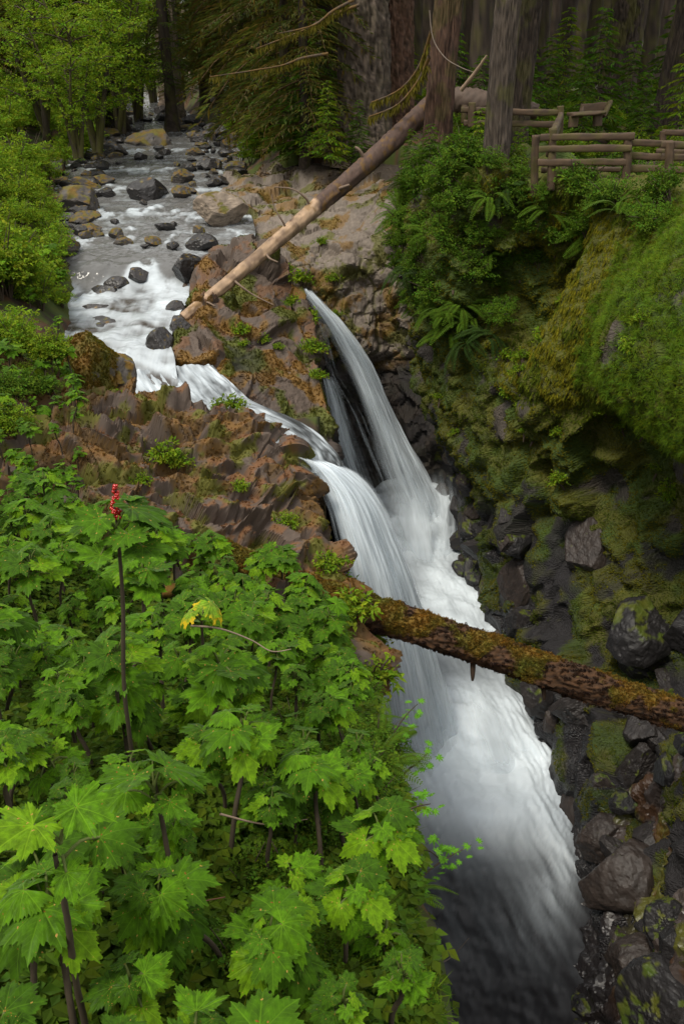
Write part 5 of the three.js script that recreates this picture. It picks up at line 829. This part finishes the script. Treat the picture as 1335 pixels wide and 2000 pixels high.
// ---------------------------------------------------------------- wooden fence, bench, dead wood on the right bank
const fenceCol = (q) => mix3(mul3([0.085, 0.053, 0.030], 0.7 + 0.8 * (fbm(q.x * 2.5, q.y * 9, q.z * 9, 4) + 0.35)), MOSS, 0.35 * patchy(q, 2.2, 0.12, 0.1, 4));
function timber(a, b, w, h) {                                     // split log: four slightly uneven faces
  const d = b.clone().sub(a), L = d.length(), g = new THREE.BoxGeometry(L, h, w, 26, 3, 3), P = g.attributes.position, k = rnd() * 40; const col = [];
  d.normalize(); const q = new THREE.Quaternion().setFromUnitVectors(V(1, 0, 0), d), v = V();
  for (let i = 0; i < P.count; i++) { v.fromBufferAttribute(P, i); const n = fbm(v.x * 1.5 + k, v.y * 3, v.z * 3, 3); v.y *= 1 + 0.22 * n; v.z *= 1 + 0.25 * n; const ey = Math.abs(v.y) / (h / 2), ez = Math.abs(v.z) / (w / 2); if (ey > 0.8 && ez > 0.8) { v.y *= 0.86; v.z *= 0.86; } v.y += 0.012 * fbm(v.x * 2 + k, 1, 1, 2); col.push(...fenceCol(V(v.x + k, v.y * 1, v.z))); v.applyQuaternion(q).add(a).addScaledVector(d, L / 2); P.setXYZ(i, v.x, v.y, v.z); }
  g.setAttribute('color', new THREE.Float32BufferAttribute(col, 3)); const m = mergeVertices(g.deleteAttribute('uv').deleteAttribute('normal'), 1e-4); m.computeVertexNormals(); return m;
}
seed(404);
{
  const o = thing('wooden_fence', 'weathered split rail fence of four rails at the brink by the fir', 'fence');
  const post = (px, top, bot, D, w = 0.14) => mesh('post', timber(W(px, bot, D), W(px + (px - 667) * 0.012, top, D), w, w), wood, o);
  const rail = (a, b, w = 0.06, h = 0.12) => mesh('rail', timber(W(...a), W(...b), w, h), wood, o);
  post(1041, 264, 384, 17.3); post(1074, 250, 372, 17.0); post(1219, 262, 376, 16.4); post(1300, 276, 366, 16.2); post(1370, 280, 380, 16.1);
  rail([1055, 268, 17.05], [1238, 266, 16.3]); rail([1052, 291, 17.05], [1232, 289, 16.3]); rail([1050, 318, 17.05], [1222, 316, 16.35]); rail([1056, 332, 17.6], [1212, 331, 17.2], 0.1, 0.1);
  rail([1226, 278, 16.5], [1312, 281, 16.3]); rail([1224, 304, 16.5], [1305, 307, 16.3]); rail([1222, 328, 16.5], [1300, 331, 16.3]); rail([1290, 282, 16.25], [1400, 286, 16]); rail([1290, 306, 16.25], [1400, 309, 16]); rail([1290, 330, 16.25], [1400, 334, 16]);
  const b = thing('wooden_fence', 'older split rail fence leading from the brink back past the bench', 'fence');
  const p2 = (px, top, bot, D, w = 0.15) => mesh('post', timber(W(px, bot, D), W(px + 2, top, D), w, w), wood, b), r2 = (a, c, w = 0.09, h = 0.14) => mesh('rail', timber(W(...a), W(...c), w, h), wood, b);
  p2(1092, 207, 262, 21.5); p2(919, 200, 248, 21.8); p2(904, 205, 240, 22.2, 0.12); r2([1078, 262, 17.2], [1094, 226, 21.4], 0.12, 0.14); r2([1070, 300, 17.2], [1090, 246, 21.4], 0.1, 0.12);
  r2([985, 219, 21.6], [1092, 220, 21.5]); r2([900, 214, 21.9], [990, 218, 21.6]); r2([905, 240, 21.9], [1090, 243, 21.5]); r2([1292, 258, 19.5], [1400, 262, 19], 0.08, 0.12); p2(1292, 256, 300, 19.5, 0.13); r2([1280, 295, 19.4], [1400, 300, 19], 0.1, 0.1);
}
{
  const o = thing('wooden_bench', 'rough plank bench with slanted backrest behind the fence', 'bench');
  mesh('seat', timber(W(1112, 224, 22.3), W(1176, 220, 22.4), 0.42, 0.09), wood, o);
  mesh('backrest', timber(W(1133, 214, 22.75), W(1184, 209, 22.8), 0.05, 0.24), wood, o);
  mesh('backrest_post', timber(W(1176, 228, 22.6), W(1191, 198, 22.85), 0.13, 0.08), wood, o); mesh('backrest_post', timber(W(1134, 228, 22.6), W(1137, 207, 22.8), 0.1, 0.08), wood, o);
  mesh('leg', timber(W(1118, 248, 22.3), W(1119, 226, 22.3), 0.2, 0.22), wood, o); mesh('leg', timber(W(1165, 246, 22.4), W(1166, 223, 22.4), 0.2, 0.22), wood, o);
}
{
  const c = (q) => mul3([0.10, 0.068, 0.05], grainy(q, 5)), big = thing('weathered_log', 'grey weathered log lying behind the fir and the old fence', 'log');
  mesh('wood', tube([W(888, 193, 25.5), W(925, 199, 25.2), W(985, 208, 25), W(1050, 218, 24.8)], [0.3, 0.32, 0.27, 0.16], 22, 60, (ca, sa, s) => 0.06 * fbm(ca * 2, sa * 2, s * 8, 4), c), wood, big);
  const st = thing('broken_branch', 'dead broken branch propped between the reddish fir and the grey fir', 'branch');
  mesh('wood', tube([W(900, 176, 20.5), W(925, 145, 20.3), W(950, 108, 20.1)], [0.05, 0.045, 0.02], 8, 20, (ca, sa, s) => 0.01 * fbm(ca, sa, s * 9, 3), (q) => mul3([0.26, 0.18, 0.12], grainy(q, 7))), wood, st);
  const m2 = thing('bare_twig', 'thin pale dead twig bending from the reddish fir', 'branch');
  mesh('wood', tube([W(838, 20, 21.4), W(845, 75, 21.3), W(868, 112, 21.1), W(900, 132, 20.9), W(928, 142, 20.7)], [0.011, 0.012, 0.011, 0.009, 0.006], 6, 30, null, (q) => mul3([0.2, 0.155, 0.12], grainy(q, 7))), wood, m2);
  // mossy fallen boughs left of the reddish fir
  const mb = (pts, label) => { const t = thing('mossy_bough', label, 'branch'); mesh('wood', tube(pts, pts.map((_, i) => lerp(0.045, 0.012, i / (pts.length - 1))), 8, 40, (ca, sa, s) => 0.012 * fbm(ca * 2, sa * 2, s * 14, 3), (q) => mix3(brown(1.6)(q), mul3(MOSS_O, 0.9), 0.75 * patchy(q, 2, -0.1, 0.2, 3))), wood, t); const L = new Leaves(); for (let i = 0; i < 260; i++) { const p = crRow(pts, rr(0.3, pts.length - 1), V()), l = rr(0.06, 0.26); L.blade(p.add(V(rr(-0.04, 0.04), 0, rr(-0.04, 0.04))), V(rr(-0.4, 0.4), -1, rr(-0.4, 0.4)).normalize(), V(rr(-1, 1), 0, rr(-1, 1)).normalize(), l, l * 0.2, [1.5, 1.15, 0.7], 0.1); } mesh('moss_beard', L.geometry(), GREEN.olive, t).userData.kind = 'stuff'; };
  mb([W(842, 60, 21.5), W(818, 130, 21.9), W(780, 175, 22.3), W(725, 200, 22.8)], 'mossy yellow bough drooping from the reddish fir over the leaning log');
  mb([W(838, 110, 21.5), W(815, 160, 21.8), W(775, 205, 22.1), W(720, 228, 22.6)], 'lower mossy bough drooping just above the leaning log');
  for (const [a, b, cc, n] of [[[700, 10, 28.2], [590, 60, 27.6], [500, 95, 27], 'long mossy dead bough reaching over the river'], [[690, 0, 28.0], [610, 50, 27.0], [540, 66, 26.4], 'thin pale dead bough above the mossy one over the river'], [[640, 105, 28.2], [540, 130, 27.6], [410, 150, 27], 'sagging mossy bough low over the river']]) mb([W(...a), W((a[0] + b[0]) / 2, (a[1] + b[1]) / 2 - 4, (a[2] + b[2]) / 2), W(...b), W(...cc)], n);
}
// roots and dead twigs on the near slope and under the firs
{
  seed(88); const twig = (pts, label, r, col) => { const t = thing('dead_twig', label, 'twig'); mesh('wood', tube(pts, pts.map((_, i) => lerp(r, r * 0.4, i / (pts.length - 1))), 6, 24, null, (q) => mul3(col, grainy(q, 12))), wood, t); };
  twig([W(372, 1222, 4.3), W(430, 1228, 4.35), W(490, 1250, 4.4), W(530, 1272, 4.4), W(568, 1268, 4.5)], 'curved pale dead twig among the broad leaves below the yellow leaf', 0.007, [0.3, 0.22, 0.16]);
  twig([W(240, 1785, 2.6), W(330, 1772, 2.7), W(440, 1752, 2.8)], 'straight reddish dead twig in the shaded gap of the slope', 0.006, [0.2, 0.08, 0.05]);
  twig([W(225, 1842, 2.5), W(310, 1800, 2.6), W(400, 1800, 2.75)], 'reddish forked dead twig below the straight one', 0.006, [0.2, 0.08, 0.05]);
  twig([W(430, 1590, 3.0), W(520, 1610, 3.1), W(600, 1600, 3.2)], 'pale crooked dead twig between the spotted leaves', 0.006, [0.28, 0.2, 0.14]);
  twig([W(840, 1890, 3.2), W(880, 1870, 3.3), W(915, 1832, 3.35)], 'thin bare twig sticking out over the dark pool', 0.005, [0.06, 0.045, 0.035]);
}
renderer.render(scene, camera);
